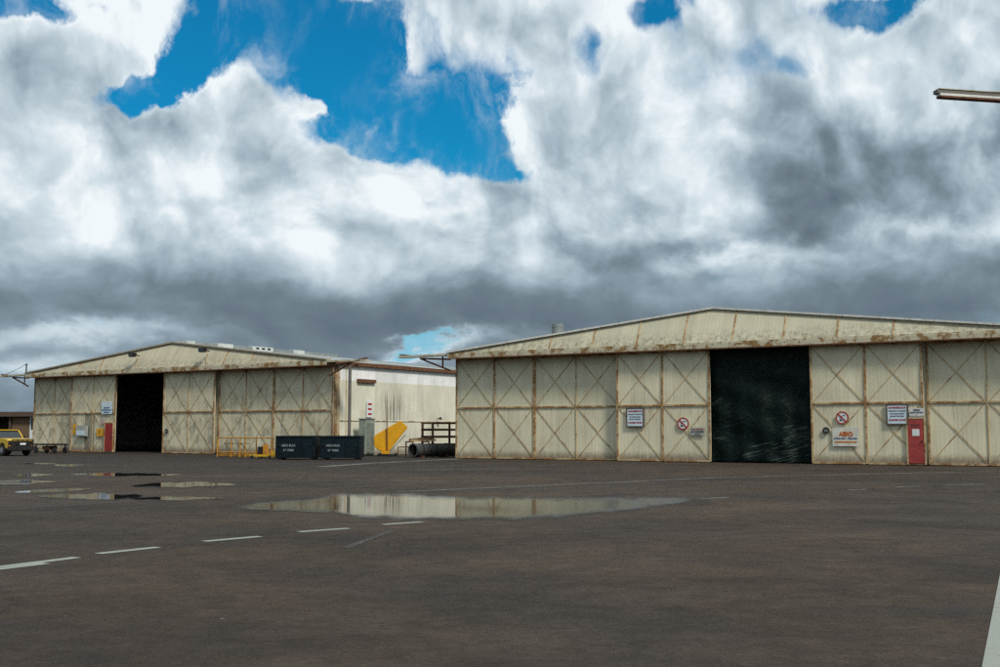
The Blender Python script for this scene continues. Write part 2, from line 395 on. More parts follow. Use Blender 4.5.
def hangar(name, label, loc, rz, gable_m, capping, side_m, leafspec, old=False):
    h = thing(name, label, 'hangar', loc, rz)
    # shell walls (front plane of the building is y = .55, leaves slide in front of it)
    MB().box(-.02, .1, .55, LEN, 0, EAVE - .05).build('side_wall', M['plainwall'], h)
    w = MB().box(0, LEN - .55, -.1, .02, 0, EAVE - .05).build('side_wall', side_m, h)
    w.location = (BW + .0, .55, 0); w.rotation_euler = (0, 0, R(90))
    MB().prism([(0.12, 0), (BW - .12, 0), (BW - .12, EAVE - .1), (BW/2, APEX - .1), (.12, EAVE - .1)], lambda u, v, k: (u, k, v), LEN - .12, LEN - .02).build('rear_wall', M['plainwall'], h)
    # corner posts beside the doors
    MB().box(-.03, .14, .3, .54, 0, HD).build('corner_post', M['bar'], h)
    MB().box(BW - .14, BW + .03, .3, .54, 0, HD).build('corner_post', M['bar'], h)
    # roof in two slopes
    for sx, (xa, xb) in enumerate(((-.25, BW/2), (BW + .25, BW/2))):
        za = roof_z(max(0, min(BW, xa))) - (.03 if xa < 0 or xa > BW else 0)
        rf = MB()
        vs = [(xa, -.42, za), (xb, .56, APEX), (xb, LEN + .2, APEX), (xa, LEN + .2, za)]
        vs2 = [(x, y, z - .06) for x, y, z in vs]
        rf.add(vs + vs2, [(0,1,2,3),(7,6,5,4),(0,4,5,1),(1,5,6,2),(2,6,7,3),(3,7,4,0)])
        r_ = rf.build('roof', M['roof'], h)
        if sx == 1:
            for ya, yb in SKY_STRIPS if old else ():
                z = lambda x: roof_z(x) + .02
                MB().add([(BW/2 + .4, ya, z(BW/2 + .4)), (BW - .3, ya, z(BW - .3)), (BW - .3, yb, z(BW - .3)), (BW/2 + .4, yb, z(BW/2 + .4)),
                          (BW/2 + .4, ya, z(BW/2 + .4) - .03), (BW - .3, ya, z(BW - .3) - .03), (BW - .3, yb, z(BW - .3) - .03), (BW/2 + .4, yb, z(BW/2 + .4) - .03)],
                         [(0,1,2,3),(7,6,5,4),(0,4,5,1),(1,5,6,2),(2,6,7,3),(3,7,4,0)]).build('skylight', M['skylight'], r_)
    gt = MB().box(0, LEN, 0, .16, -.22, .02).build('gutter', M['rust'], h)
    gt.location = (BW + .32, .1, EAVE - .02); gt.rotation_euler = (0, 0, R(90))
    MB().tube((BW + .2, LEN, 3), (BW + .2, LEN, 5.6), .05).build('downpipe', M['rust'], h)
    # header box over the doors
    MB().box(-.05, BW + .05, -.62, .5, HD + .06, EAVE - .06).build('header', M['header'], h, bevel=.01)
    MB().box(-.08, BW + .08, -.66, -.63, HD + .01, HD + .07).build('track_rail', M['rust'], h)
    # gable sheet leaning back slightly
    poly = [(0, EAVE - .05), (BW, EAVE - .05), (BW, roof_z(BW) + .02), (BW/2, APEX), (0, roof_z(0) + .02)]
    lean = lambda z: -.5 + (z - EAVE) / (APEX - EAVE) * 1.0
    n = 24; top = [(BW * i / n, roof_z(BW * i / n) + .02) for i in range(n + 1)]
    g = MB(); vs = []
    for x, z in top: vs += [(x, lean(EAVE - .05), EAVE - .05), (x, lean(z), z), (x, lean(EAVE - .05) + .06, EAVE - .05), (x, lean(z) + .06, z)]
    fs = []
    for i in range(n):
        a = 4 * i; c = a + 4
        fs += [(a, c, c + 1, a + 1), (a + 2, a + 3, c + 3, c + 2), (a + 1, c + 1, c + 3, a + 3), (a, a + 2, c + 2, c)]
    fs += [(0, 1, 3, 2), (4*n, 4*n + 2, 4*n + 3, 4*n + 1)]
    g.add(vs, fs).build('gable', gable_m, h)
    for i in ((2.4, 3.35, 8.4, 9.4) if old else (2.5, 3.5, 4.5, 5.5, 6.5, 7.5, 8.5, 9.5)):
        x = BW * i / 12; z = roof_z(x)
        st = True
        MB().beam((x, lean(EAVE) - .03, EAVE - .04), (x, lean(z) - .03, z - .03), .07 if st else .035, .04, up=Vector((0, -1, 0))).build('gable_rib', M['bar'] if st else M['barlight'], h)
    for xa, xb in ((-.1, BW/2), (BW/2, BW + .1)):
        p = Vector((xa, lean(roof_z(xa)) + .1, (roof_z(max(0, min(BW, xa)))) + .06)); q = Vector((xb, lean(roof_z(xb)) + .1, (roof_z(max(0, min(BW, xb)))) + .06))
        MB().beam(p, q, .5, .09).build('verge_capping', capping, h)
    MB().box(0, BW, -.56, -.5, EAVE - .055, EAVE + .02).build('flashing', M['header'], h)
    # outriggers that carry the door rail past each corner
    for sgn, xo, ln in ((-1, -.06, 3.4), (1, BW + .06, 3.0)):
        o = MB().beam((xo, -.3, EAVE - .06), (xo + sgn * ln, -.3, EAVE - .1), .5, .11).build('outrigger', M['header'], h)
        MB().beam((xo, -.3, EAVE - .32), (xo + sgn * ln * .55, -.3, EAVE - .22), .12, .1).build('lower_rail', M['rust'], o)
        MB().beam((xo, -.3, EAVE - .95), (xo + sgn * ln * .6, -.3, EAVE - .2), .07, .09).build('strut', M['rust'], o)
        MB().beam((xo + sgn * .5, -.3, EAVE - .75), (xo + sgn * .5, -.3, EAVE - .15), .07, .07).build('strut', M['rust'], o)
        MB().beam((xo + sgn * ln * .8, -.3, EAVE - .03), (xo + sgn * ln * 1.0, -.3, EAVE + .05), .2, .08).build('rail_end', M['rust'], o)
    # interior floor
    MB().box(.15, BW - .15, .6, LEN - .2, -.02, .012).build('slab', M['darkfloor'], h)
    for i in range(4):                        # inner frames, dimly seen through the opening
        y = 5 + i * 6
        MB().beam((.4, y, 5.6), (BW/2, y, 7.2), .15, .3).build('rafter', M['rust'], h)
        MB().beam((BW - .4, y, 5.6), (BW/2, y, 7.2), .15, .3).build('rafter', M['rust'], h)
    leaves = []
    for (x0, y, m_, st, e) in leafspec: leaves.append(door_leaf(h, x0, y, BW / 6, m_, st, ext=e))
    return h, leaves

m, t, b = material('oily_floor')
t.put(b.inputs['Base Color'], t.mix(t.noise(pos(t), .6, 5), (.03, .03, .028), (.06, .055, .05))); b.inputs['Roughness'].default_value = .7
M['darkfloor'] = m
SKY_STRIPS = []
W6 = BW / 6
# right hangar
RA = Vector((-2.58, 61.7, 0)); RB = Vector((23.4, 46.8, 0)); r_rz = math.atan2(RB.y - RA.y, RB.x - RA.x)
LA = Vector((-35.65, 83.9, 0)); LB = Vector((-10.1, 67.6, 0)); l_rz = math.atan2(LB.y - LA.y, LB.x - LA.x)
def local_of(P, O, rz):
    d = P - O; c, s_ = math.cos(rz), math.sin(rz)
    return Vector((d.x * c + d.y * s_, -d.x * s_ + d.y * c, P.z))
def on_front(px, py, O, rz, y):
    """Where the line of sight through a point meets the plane local y of a hangar; gives local (x, z)."""
    d = ray(px, py); c, s_ = math.cos(rz), math.sin(rz)
    o = local_of(Vector((0, 0, CH)), O, rz); dl = Vector((d.x * c + d.y * s_, -d.x * s_ + d.y * c, d.z))
    k = (y - o.y) / dl.y
    return o.x + dl.x * k, CH + dl.z * k
# places on the right roof slope of the old hangar where pale sheets lie (ridge seen at these columns)
def ridge_y(px):
    lo, hi = 0.0, LEN
    c, s_ = math.cos(l_rz), math.sin(l_rz)
    def col(y):
        x = BW / 2; P = Vector((LA.x + x * c - y * s_, LA.y + x * s_ + y * c, APEX))
        return 500 + F * P.x / (P.y * math.cos(PITCH) + (P.z - CH) * math.sin(PITCH))
    for _ in range(40):
        mid = (lo + hi) / 2
        if col(mid) < px: lo = mid
        else: hi = mid
    return lo
SKY_STRIPS = [(ridge_y(a), ridge_y(b_)) for a, b_ in ((187, 195), (217, 233), (292, 304))]
print('strips', SKY_STRIPS)
FY, BY = -.16, .22
hr, rl = hangar('hangar', 'nearer pale cream iron hangar whose door gap is closed by a black sheet', RA, r_rz, M['gable'], M['capping'], M['plainwall'],
    [(0, BY, M['leaf'], True, (0, 0)), (W6, BY, M['leaf'], False, (0, .5)), (2*W6, FY, M['leaf'], True, (0, 0)), (4*W6 - .1, FY, M['leaf'], True, (0, 0)), (5*W6, BY, M['leaf'], False, (.6, 0))])
hl, ll = hangar('hangar', 'farther dirty cream iron hangar with an open dark doorway and white banded side wall', LA, l_rz, M['gable_old'], M['capping_old'], M['side'],
    [(0, BY, M['leaf_old'], False, (0, .5)), (W6, FY, M['leaf_old'], False, (0, 0)), (3*W6, FY, M['leaf_old'], False, (0, 0)), (4*W6, BY, M['leaf_old'], False, (.6, 0)), (5*W6, BY, M['leaf_old'], False, (0, 0))], old=True)
# the farther hangar's narrow leaf beside the doorway: personnel door
x, z = on_front(105.6, 440, LA, l_rz, FY); xr, _ = on_front(113.4, 440, LA, l_rz, FY)
ll[1].location.x = W6
personnel_door(ll[1], x - W6, xr - x, 1.98, M['redbright'])
x, z = on_front(908.5, 440, RA, r_rz, FY); xr, _ = on_front(924.5, 440, RA, r_rz, FY)
personnel_door(rl[3], x - rl[3].location.x, xr - x, 1.98, M['red'], paper=True)

xa, _ = on_front(84.5, 440, LA, l_rz, FY); xb, _ = on_front(94, 440, LA, l_rz, FY)
MB().box(xa - W6, xb - W6, -.009, -.001, .12, MID - .07).build('stained_sheet', M['stained'], ll[1], label='grey grimy lower sheet of the leaf')
# black curtain in the gap
def curtain():
    x0, x1 = 3 * W6 - .1, 4 * W6 + .1; nx, nz = 90, 60
    vs = []; fs = []
    for j in range(nz + 1):
        for i in range(nx + 1):
            u = i / nx; v = j / nz
            xx = x0 + (x1 - x0) * u
            yy = .12 + .05 * math.sin(u * 31 + 2 * math.sin(v * 3)) * (1 - .6 * v) + .10 * math.sin(u * 7 + v * 4) * math.sin(v * math.pi) + .03 * math.sin(v * 23 + u * 9)
            vs.append((xx - x0, yy, .03 + (HD + .02) * v))
    for j in range(nz):
        for i in range(nx):
            a = j * (nx + 1) + i; fs.append((a, a + 1, a + nx + 2, a + nx + 1))
    o = MB().add(vs, fs).build('door_curtain', M['curtain'], hr, smooth=True, loc=(x0, 0, 0), label='black plastic sheet hung in the open door gap')
    md = o.modifiers.new('thick', 'SOLIDIFY'); md.thickness = .01
    MB().tube((0, .12, HD + .03), (x1 - x0, .12, HD + .03), .03).build('curtain_rail', M['darkmetal'], o)
curtain()

def monitor():
    segs = [(186.5, 195, 'monitorpale'), (195, 217, 'roof'), (217, 233, 'monitorpale'), (233, 252, 'roof'), (252, 273, 'skylight'), (273, 293, 'roof'), (293, 304.5, 'monitorpale'), (304.5, 338, 'roof')]
    for a, b_, mt in segs:
        ya, yb = ridge_y(a - 5), ridge_y(b_ - 5)
        q_ = MB().box(BW/2 - .55, BW/2 + .55, ya + .02, yb, APEX - .12, APEX + (.24 if mt != 'roof' else .18)).build('ridge_monitor', M[mt] if mt != 'roof' else M['monitorgrey'], hl, bevel=.02)
        if mt == 'skylight':
            for k in range(3):
                y = ya + (yb - ya) * (.18 + .27 * k)
                MB().box(BW/2 + .551, BW/2 + .58, y, y + (yb - ya) * .14, APEX + .05, APEX + .17).build('opening', M['black'], q_)
M['monitorpale'] = plain('monitor_pale', (.50, .53, .51), .5, dirt=((.25, .24, .2), .4))
M['monitorgrey'] = plain('monitor_grey', (.24, .27, .265), .55, dirt=((.12, .12, .11), .4))
monitor()
# side wall trim of the farther hangar: dark girt beam stub, lap strip
def sidewall_obj(mb, name, mat):
    o = mb.build(name, mat, hl); o.location = (BW, .55, 0); o.rotation_euler = (0, 0, R(90)); return o
sidewall_obj(MB().box(1.75, 3.5, -.28, -.12, 4.6, 4.82), 'ledge', M['rust'])
sidewall_obj(MB().box(0, LEN - .6, -.135, -.1, 2.14, 2.2), 'lap_strip', M['header'])
sidewall_obj(MB().box(0.0, .12, -.13, -.1, 0, 5.5), 'corner_strip', M['barlight'])
sidewall_obj(MB().box(.7, .76, -.13, -.1, 0, 5.5), 'cover_strip', M['barlight'])

# vent stack on the nearer roof
v = thing('roof_vent', 'round galvanised vent stack rising behind the gable of the nearer hangar', 'vent')
v.location = RA + Vector((3.11 * math.cos(r_rz) - 6.74 * math.sin(r_rz), 3.11 * math.sin(r_rz) + 6.74 * math.cos(r_rz), 6.05))
MB().tube((0,0,0), (0,0,1.72), .36, 28).build('stack', M['galv'], v, smooth=True)
MB().tube((0,0,1.70), (0,0,1.9), .375, 28).build('cowl', M['galv'], v, smooth=True)
MB().tube((0,0,-.1), (0,0,.12), .46, 28, .38).build('collar', M['galv'], v, smooth=True)

# ------------------------------------------------------------------ signs on the hangars
def place_sign(name, label, cat, px0, py0, px1, py1, O, rz, y, group=None):
    xa, za = on_front(px0, (py0 + py1) / 2, O, rz, y); xb, _ = on_front(px1, (py0 + py1) / 2, O, rz, y)
    _, zt = on_front((px0 + px1) / 2, py0, O, rz, y); _, zb = on_front((px0 + px1) / 2, py1, O, rz, y)
    cx = (xa + xb) / 2; c, s_ = math.cos(rz), math.sin(rz)
    o = thing(name, label, cat, (O.x + cx * c - y * s_, O.y + cx * s_ + y * c, zb), rz, group)
    return o, xb - xa, zt - zb
YS = FY - .075          # just in front of the front-track leaves
def danger(px0, py0, px1, py1, label):
    s_, w, h = place_sign('danger_sign', label, 'sign', px0, py0, px1, py1, RA, r_rz, YS)
    MB().box(-w/2, w/2, -.03, 0, 0, h).build('board', M['whiteb'], s_)
    f = .055
    MB().box(-w/2 - f, -w/2, -.05, .01, -f, h + f).build('frame', M['framewood'], s_)
    MB().box(w/2, w/2 + f, -.05, .01, -f, h + f).build('frame', M['framewood'], s_)
    MB().box(-w/2, w/2, -.048, .01, h, h + f).build('frame', M['framewood'], s_)
    MB().box(-w/2, w/2, -.048, .01, -f, 0).build('frame', M['framewood'], s_)
    text('DANGEROUS', .2, M['letred'], s_, (0, -.036, h * .86), width=w * .86, height=h * .10, bold=.008)
    text('AIRCRAFT HANGAR', .2, M['letblack'], s_, (0, -.036, h * .68), width=w * .9, height=h * .06, bold=.004)
    text('NO NAKED LIGHTS', .2, M['letblack'], s_, (0, -.036, h * .53), width=w * .72, height=h * .055, bold=.004)
    text('BEYOND THIS POINT', .2, M['letblack'], s_, (0, -.036, h * .40), width=w * .72, height=h * .055, bold=.004)
    text('DANGER ZONE', .2, M['letred'], s_, (0, -.036, h * .20), width=w * .86, height=h * .09, bold=.008)
danger(627.5, 408.8, 643.2, 426, 'framed white warning sign with red heading, left of a no smoking disc')
danger(887.6, 405, 907.2, 423.6, 'framed white warning sign with red heading, beside the red door')
bpy.data.objects['danger_sign']['label'] = 'framed white warning sign with red heading, two leaves from the black curtain'
bpy.data.objects['danger_sign']['label'] = 'framed white red-lettered sign above a brace crossing, farther from any door'
def no_smoking(px, py, rpx, O, rz, y, label, cat='sign', pale=False):
    s_, w, h = place_sign('no_smoking_sign', label, cat, px - rpx, py - rpx, px + rpx, py + rpx, O, rz, y)
    r = h / 2
    red = M['letred'] if not pale else M['letpink']
    MB().tube((0, 0, r), (0, -.012, r), r * .97, 40).build('disc', M['white'], s_)
    MB().ring((0, -.013, r), (0, -.022, r), r, r * .8, 40).build('ring', red, s_)
    k = r * .62
    MB().beam((-k, -.03, r + k), (k, -.03, r - k), .012, r * .2, up=Vector((0,0,1))).build('bar', red, s_)
    # cigarette and smoke
    MB().beam((-r*.42, -.018, r - r*.30), (-r*.05, -.018, r - r*.42), .008, r * .22).build('cigarette', M['letblack'], s_)
    cv = MB()
    pts = [(-.30,-.05),(-.18,.15),(-.02,.22),(.10,.38),(.30,.42),(.40,.26)]
    for p, q in zip(pts, pts[1:]): cv.beam((p[0]*r, -.018, r + p[1]*r), (q[0]*r, -.018, r + q[1]*r), .008, r * .09)
    cv.build('smoke_curl', M['letblack'], s_)
M['letpink'] = lettering_mat('letter_pink', (.45, .18, .20))
no_smoking(683.2, 423.6, 6.2, RA, r_rz, YS, 'round red no smoking disc beside the black curtain above a grey notice')
no_smoking(842.2, 417.8, 6.4, RA, r_rz, YS, 'round red no smoking disc above the orange lettered company board')
no_smoking(103.3, 421.3, 2.6, LA, l_rz, YS, 'small faded pink no smoking disc at corner of narrow red door', pale=True)
# grey notice
s_, w, h = place_sign('notice_board', 'small grey notice with three lines beneath a no smoking disc', 'sign', 690.5, 427.6, 704.8, 435.4, RA, r_rz, YS)
MB().box(-w/2, w/2, -.02, 0, 0, h).build('board', M['grey'], s_)
text('NO ENTRY', .2, M['letred'], s_, (0, -.026, h * .78), width=w * .86, height=h * .17)
text('AUTHORISED', .2, M['letblack'], s_, (0, -.026, h * .48), width=w * .9, height=h * .17, bold=.006)
text('ONLY', .2, M['letblack'], s_, (0, -.026, h * .19), width=w * .4, height=h * .15, bold=.004)
# company board
s_, w, h = place_sign('company_sign', 'white board with orange red word and blue script on hangar leaf', 'sign', 832.6, 427.4, 859.0, 446.2, RA, r_rz, YS)
MB().box(-w/2, w/2, -.025, 0, 0, h).build('board', M['creamboard'], s_)
text('AERO', .3, M['letorange'], s_, (0, -.030, h * .67), width=w * .5, height=h * .24, bold=.006)
text('AERO', .3, M['letred'], s_, (.02, -.026, h * .63), width=w * .52, height=h * .24, bold=.008, name='letter_shadow')
text('Charter Flights', .2, M['letblue'], s_, (0, -.032, h * .41), width=w * .9, height=h * .13, shear=.4, bold=.006)
MB().box(-w*.42, w*.42, -.032, -.026, h * .18, h * .26).build('stripe', M['letorange'], s_)
# small notice over the red door
s_, w, h = place_sign('door_notice', 'small pale notice with blue lettering above the red door', 'sign', 909.3, 408.2, 924.2, 417, RA, r_rz, YS)
MB().box(-w/2, w/2, -.02, 0, 0, h).build('board', M['grey_light'] if 'grey_light' in M else M['capping'], s_)
text('OFFICE', .2, M['letblack'], s_, (0, -.026, h * .78), width=w * .42, height=h * .2, bold=.006)
text('FLIGHT INQUIRIES', .2, M['letblue'], s_, (0, -.026, h * .5), width=w * .9, height=h * .17, bold=.004)
MB().box(-w/2, w/2, -.026, -.021, h * .04, h * .16).build('stripe', M['grey'], s_)
# round number disc by the gap
def number_disc(px, py, rpx, O, rz, y, label, body):
    s_, w, h = place_sign('number_disc', label, 'sign', px - rpx, py - rpx, px + rpx, py + rpx, O, rz, y)
    r = h / 2
    MB().tube((0, 0, r), (0, -.03, r), r, 32).build('disc', M['black'], s_)
    text(body, .3, M['letwhite'], s_, (0, -.036, r), width=r * 1.1, height=r * .8, bold=.01)
number_disc(826.0, 430.6, 3.5, RA, r_rz, YS, 'black round number disc left of the white company board', '24')
number_disc(166.4, 431.2, 2.4, LA, l_rz, YS, 'small black disc at edge of the open dark doorway', '8')
# signs on the farther hangar
s_, w, h = place_sign('blue_notice', 'white notice with blue lettering above the narrow red door', 'sign', 101.8, 401.6, 112, 414, LA, l_rz, YS)
MB().box(-w/2, w/2, -.02, 0, 0, h).build('board', M['whiteb'], s_)
for i, tx in enumerate(('AIRCRAFT', 'MAINTENANCE', 'HANGAR')):
    text(tx, .2, M['letblue'], s_, (0, -.026, h * (.50 - .18 * i)), width=w * (.62, .9, .55)[i], height=h * .12, bold=.006)
s_, w, h = place_sign('electrical_box', 'grey meter box with pale band beside a yellow plate', 'meter box', 78, 425.5, 88, 436.3, LA, l_rz, YS)
MB().box(-w/2, w/2, -.2, 0, 0, h).build('box', M['grey'], s_, bevel=.015)
MB().box(-w*.44, w*.44, -.215, -.201, h * .1, h * .52).build('lid', M['whiteb'], s_, bevel=.004)
s_, w, h = place_sign('yellow_plate', 'tall narrow yellow plate beside the grey meter box', 'sign', 73, 424.4, 77.3, 434.5, LA, l_rz, YS)
MB().box(-w/2, w/2, -.02, 0, 0, h).build('board', M['finyellow'], s_)
MB().box(-w*.3, w*.3, -.026, -.021, h * .55, h * .62).build('stripe', M['letblack'], s_)
s_, w, h = place_sign('yellow_plate', 'squarish yellow plate between meter box and narrow red door', 'sign', 96.6, 428.6, 103, 436.2, LA, l_rz, YS)
MB().box(-w/2, w/2, -.02, 0, 0, h).build('board', M['finyellow'], s_)
text('!', .2, M['letblack'], s_, (0, -.026, h * .5), width=w * .12, height=h * .6, bold=.006)
# dark weather patch is in the sheet material; floodlights on the old gable
def floodlight(px, py, label, cond):
    x, z = on_front(px, py, LA, l_rz, -.45)
    c, s2 = math.cos(l_rz), math.sin(l_rz)
    o = thing('floodlight', label, 'floodlight', (LA.x + x * c + .45 * s2, LA.y + x * s2 - .45 * c, z), l_rz, 'floodlights on the gable')
    MB().beam((0, .25, -.02), (0, -.3, .05), .07, .07).build('bracket', M['darkmetal'], o)
    MB().prism([(-.3, .12), (.3, .12), (.22, -.16), (-.22, -.16)], lambda u, v, k: (u, k, v + .03), -.5, -.2).build('housing', M['darkmetal'], o, bevel=.02)
    MB().box(-.22, .22, -.52, -.501, -.1, .1).build('lens', M['glass'], o)
    MB().tube((.0, -.02 + .1, -.05), (.06, -.02 - .1, cond), .03, 8).build('conduit', M['barlight'], o)
floodlight(136.5, 355.4, 'dark floodlight on gable of farther hangar, above the dark doorway side', -.95)
floodlight(206.5, 350.6, 'dark floodlight on gable of farther hangar, past the roof peak', -1.35)
fl = [o for o in bpy.data.objects if o.name.startswith('floodlight')]
fl[0]['label'] = 'dark gable floodlight above the leaf with the narrow red door'
fl[1]['label'] = 'dark gable floodlight with long conduit above the grimy leaf past the doorway'

# ------------------------------------------------------------------ pole and cable
p = spot(349.3, 66.3)
o = thing('service_pole', 'dark slim pole standing at corner of the white banded wall', 'pole', p)
MB().tube((0,0,0), (0,0,5.45), .10, 14).build('shaft', M['pole'], o, smooth=True)
MB().box(-.16, .16, -.16, .16, 0, .05).build('base_plate', M['darkmetal'], o)
MB().beam((-.15, 0, 5.4), (.5, 0, 5.52), .12, .1).build('arm', M['rust'], o)
c, s2 = math.cos(l_rz), math.sin(l_rz)
def lw(x, y, z): return Vector((LA.x + x * c - y * s2, LA.y + x * s2 + y * c, z))
def rw(x, y, z): c, s2 = math.cos(r_rz), math.sin(r_rz); return Vector((RA.x + x * c - y * s2, RA.y + x * s2 + y * c, z))
o = thing('cable_mast', 'short mast on the far outrigger with a slack cable', 'mast', lw(-.4, -.3, EAVE - .05), l_rz)
MB().tube((0,0,0), (0,0,.85), .05, 10).build('post', M['darkmetal'], o)
MB().beam((-.15,0,.78), (.15,0,.78), .04, .04).build('crossbar', M['darkmetal'], o)
cb = MB(); pr = Vector((0, 0, .8))
for i in range(1, 13):
    k = i / 12; q = Vector((-9 * k, 1.5 * k, .8 - 1.0 * k - 1.2 * math.sin(math.pi * k) * .25)); cb.tube(pr, q, .018, 6, cap=False); pr = q
cb.build('cable', M['black'], o)

# ------------------------------------------------------------------ skips
def skip(px0, px1, depth, rz, label):
    a = spot(px0, depth); b_ = spot(px1, depth); w = (b_ - a).length * 1.0; cpt = (a + b_) / 2
    o = thing('waste_skip', label, 'skip bin', cpt, rz, 'navy skips by the hangars')
    h = 1.27; d = 1.5; tk = .05
    MB().box(-w/2, w/2, 0, tk, .1, h).build('front_panel', M['navy'], o)
    MB().box(-w/2, w/2, d - tk, d, .1, h).build('rear_panel', M['navy'], o)
    for sx in (-1, 1):
        x0, x1 = sorted((sx * w/2, sx * (w/2 - tk)))
        MB().box(x0, x1, tk + .001, d - tk - .001, .1, h).build('end_panel', M['navy'], o)
    MB().box(-w/2 + tk, w/2 - tk, tk + .001, d - tk - .001, .1, .16).build('floor_plate', M['darkmetal'], o)
    for (x0, x1, y0, y1) in ((-w/2, w/2, -.04, .0), (-w/2, w/2, d, d + .04)):
        MB().box(x0, x1, y0, y1, h - .09, h + .01).build('rim', M['navy'], o)
    for x in (-w*.46, -w*.16, w*.16, w*.46):
        MB().box(x - .03, x + .03, -.035, -.001, .12, h - .1).build('rib', M['navy'], o)
    for x in (-w*.4, w*.4):
        MB().box(x - .09, x + .09, .05, d - .05, 0, .098).build('skid', M['darkmetal'], o)
        MB().tube((x, -.09, h * .62), (x, -.0, h * .62), .04, 10).build('lifting_lug', M['darkmetal'], o)
    text('AERO BULK', .2, M['letwhite'], o, (-w * .17, -.042, h * .60), width=w * .36, height=.13, bold=.004)
    text('37 7880', .2, M['letwhite'], o, (-w * .17, -.042, h * .40), width=w * .27, height=.12, bold=.004)
    return o
skip(275.6, 315.6, 59.3, R(-2), 'navy steel skip with white lettering next to the orange railing')
skip(320.2, 360.0, 58.9, R(-2), 'navy steel skip with white lettering in front of the dark pole')

# ------------------------------------------------------------------ orange railing and yellow trolley
a = spot(217.8, 66.2); b_ = spot(271.5, 63.8); d_ = b_ - a; L_ = d_.length
o = thing('safety_railing', 'rusty orange tube railing along the foot of the hangar leaf', 'railing', a, math.atan2(d_.y, d_.x))
H_ = 1.13
MB().tube((0,0,H_), (L_,0,H_), .035, 10).build('top_rail', M['orange'], o)
MB().tube((0,0,.28), (L_,0,.28), .03, 10).build('lower_rail', M['orange'], o)
for k in (0, .26, .43, .53, .73, 1.0):
    MB().tube((L_*k, 0, 0), (L_*k, 0, H_ - .02), .04 if k in (0, .73) else .032, 10).build('post', M['orange'], o)
for k0, k1 in ((.13, .26), (.43, .6), (.86, 1.0)):
    MB().tube((L_*k0, .02, .82), (L_*k1, .25, .04), .022, 8).build('stay', M['rust'], o)
MB().tube((L_*.13, .02, .80), (L_*.6, .02, .80), .022, 8).build('mid_rail', M['rust'], o)
for k in (.2, .36): MB().tube((L_*k, .3, .02), (L_*k, .3, .75), .022, 8).build('prop', M['orange'], o)
MB().box(-.05, L_ + .05, .2, .4, .04, .16).build('kick_board', M['orange'], o)

a = spot(249.5, 62.2); b_ = spot(275.0, 61.6); d_ = b_ - a; L_ = d_.length
o = thing('tow_trolley', 'low yellow trolley with small motor box in front of railing', 'trolley', a, math.atan2(d_.y, d_.x))
MB().box(0, L_, 0, .12, .10, .22).build('side_beam', M['yellow'], o, bevel=.01)
MB().box(0, L_, .8, .92, .10, .22).build('side_beam', M['yellow'], o, bevel=.01)
MB().box(.02, .14, .121, .799, .11, .21).build('cross_beam', M['yellow'], o)
MB().box(L_ - .16, L_ - .04, .121, .799, .11, .21).build('cross_beam', M['yellow'], o)
MB().box(L_ - .13, L_ + .02, -.1, -.002, .1, .42).build('end_stop', M['yellow'], o, bevel=.01)
MB().box(.42, .72, .2, .55, .225, .66).build('motor_box', M['cabinet_dark'] if 'cabinet_dark' in M else M['darkmetal'], o, bevel=.02)
MB().box(.76, .96, .2, .5, .225, .78).build('tank', M['orange'], o, bevel=.02)
MB().tube((.3, .35, .22), (.2, .35, 1.0), .025, 8).build('handle', M['darkmetal'], o)
for x in (.2, L_ - .3):
    for y in (-.03, .95):
        MB().tube((x, y - .03, .09), (x, y + .03, .09), .09, 14).build('wheel', M['rubber'], o)

# ------------------------------------------------------------------ cabinet against the side wall
cab = spot(365.0, 68.6)
srz = l_rz + R(90)                # direction running back along the side wall
o = thing('steel_cabinet', 'tall grey green louvred cabinet against the white banded wall', 'cabinet', cab, srz)
# local x runs back along the wall, -y faces the apron
MB().box(0, .95, 0, .5, .08, 2.25).build('body', M['cabinet'], o, bevel=.01)
MB().box(.04, .91, -.02, -.001, .14, 2.2).build('door', M['cabinet'], o)
for i in range(14): MB().box(.12, .83, -.04, -.021, .4 + i * .12, .45 + i * .12).build('louvre', M['galv'], o)
MB().box(-.03, .98, -.05, .55, 2.252, 2.31).build('top_cap', M['galv'], o)
MB().box(.03, .92, .03, .47, 0, .079).build('plinth', M['darkmetal'], o)
# warning plates above it, on the wall
sb = lw(BW, 3.0, 0)
def on_side(px, py):
    """local (x along wall, z) on the farther hangar's side wall"""
    return on_front(px, py, lw(BW + .03, .55, 0), l_rz + R(90), -.14)
xa, zt = on_side(366.6, 400.7); xb, zb = on_side(372.2, 417.4)
O2 = lw(BW + .03, .55, 0); q = l_rz + R(90)
cx = (xa + xb) / 2
o = thing('warning_plates', 'white strip of three red warning marks above the grey cabinet', 'sign', (O2.x + cx * math.cos(q) + .14 * math.sin(q), O2.y + cx * math.sin(q) - .14 * math.cos(q), zb), q)
w, h = xb - xa, zt - zb
MB().box(-w/2, w/2, -.02, 0, 0, h).build('board', M['white'], o)
for i in range(3):
    MB().box(-w*.30, w*.36, -.027, -.021, h * (.14 + .3 * i), h * (.26 + .3 * i)).build('red_mark', M['letred'], o)
# small lamp on the wall
xa, za = on_side(437.5, 418.8)
o = thing('wall_lamp', 'tiny dark lamp on the banded wall above the pipe rack', 'lamp', (O2.x + xa * math.cos(q) + .1 * math.sin(q), O2.y + xa * math.sin(q) - .1 * math.cos(q), za), q)
MB().tube((0, 0, 0), (0, -.25, .03), .03, 8).build('arm', M['darkmetal'], o)
MB().tube((0, -.3, -.07), (0, -.3, .12), .12, 14, .06).build('shade', M['darkmetal'], o)

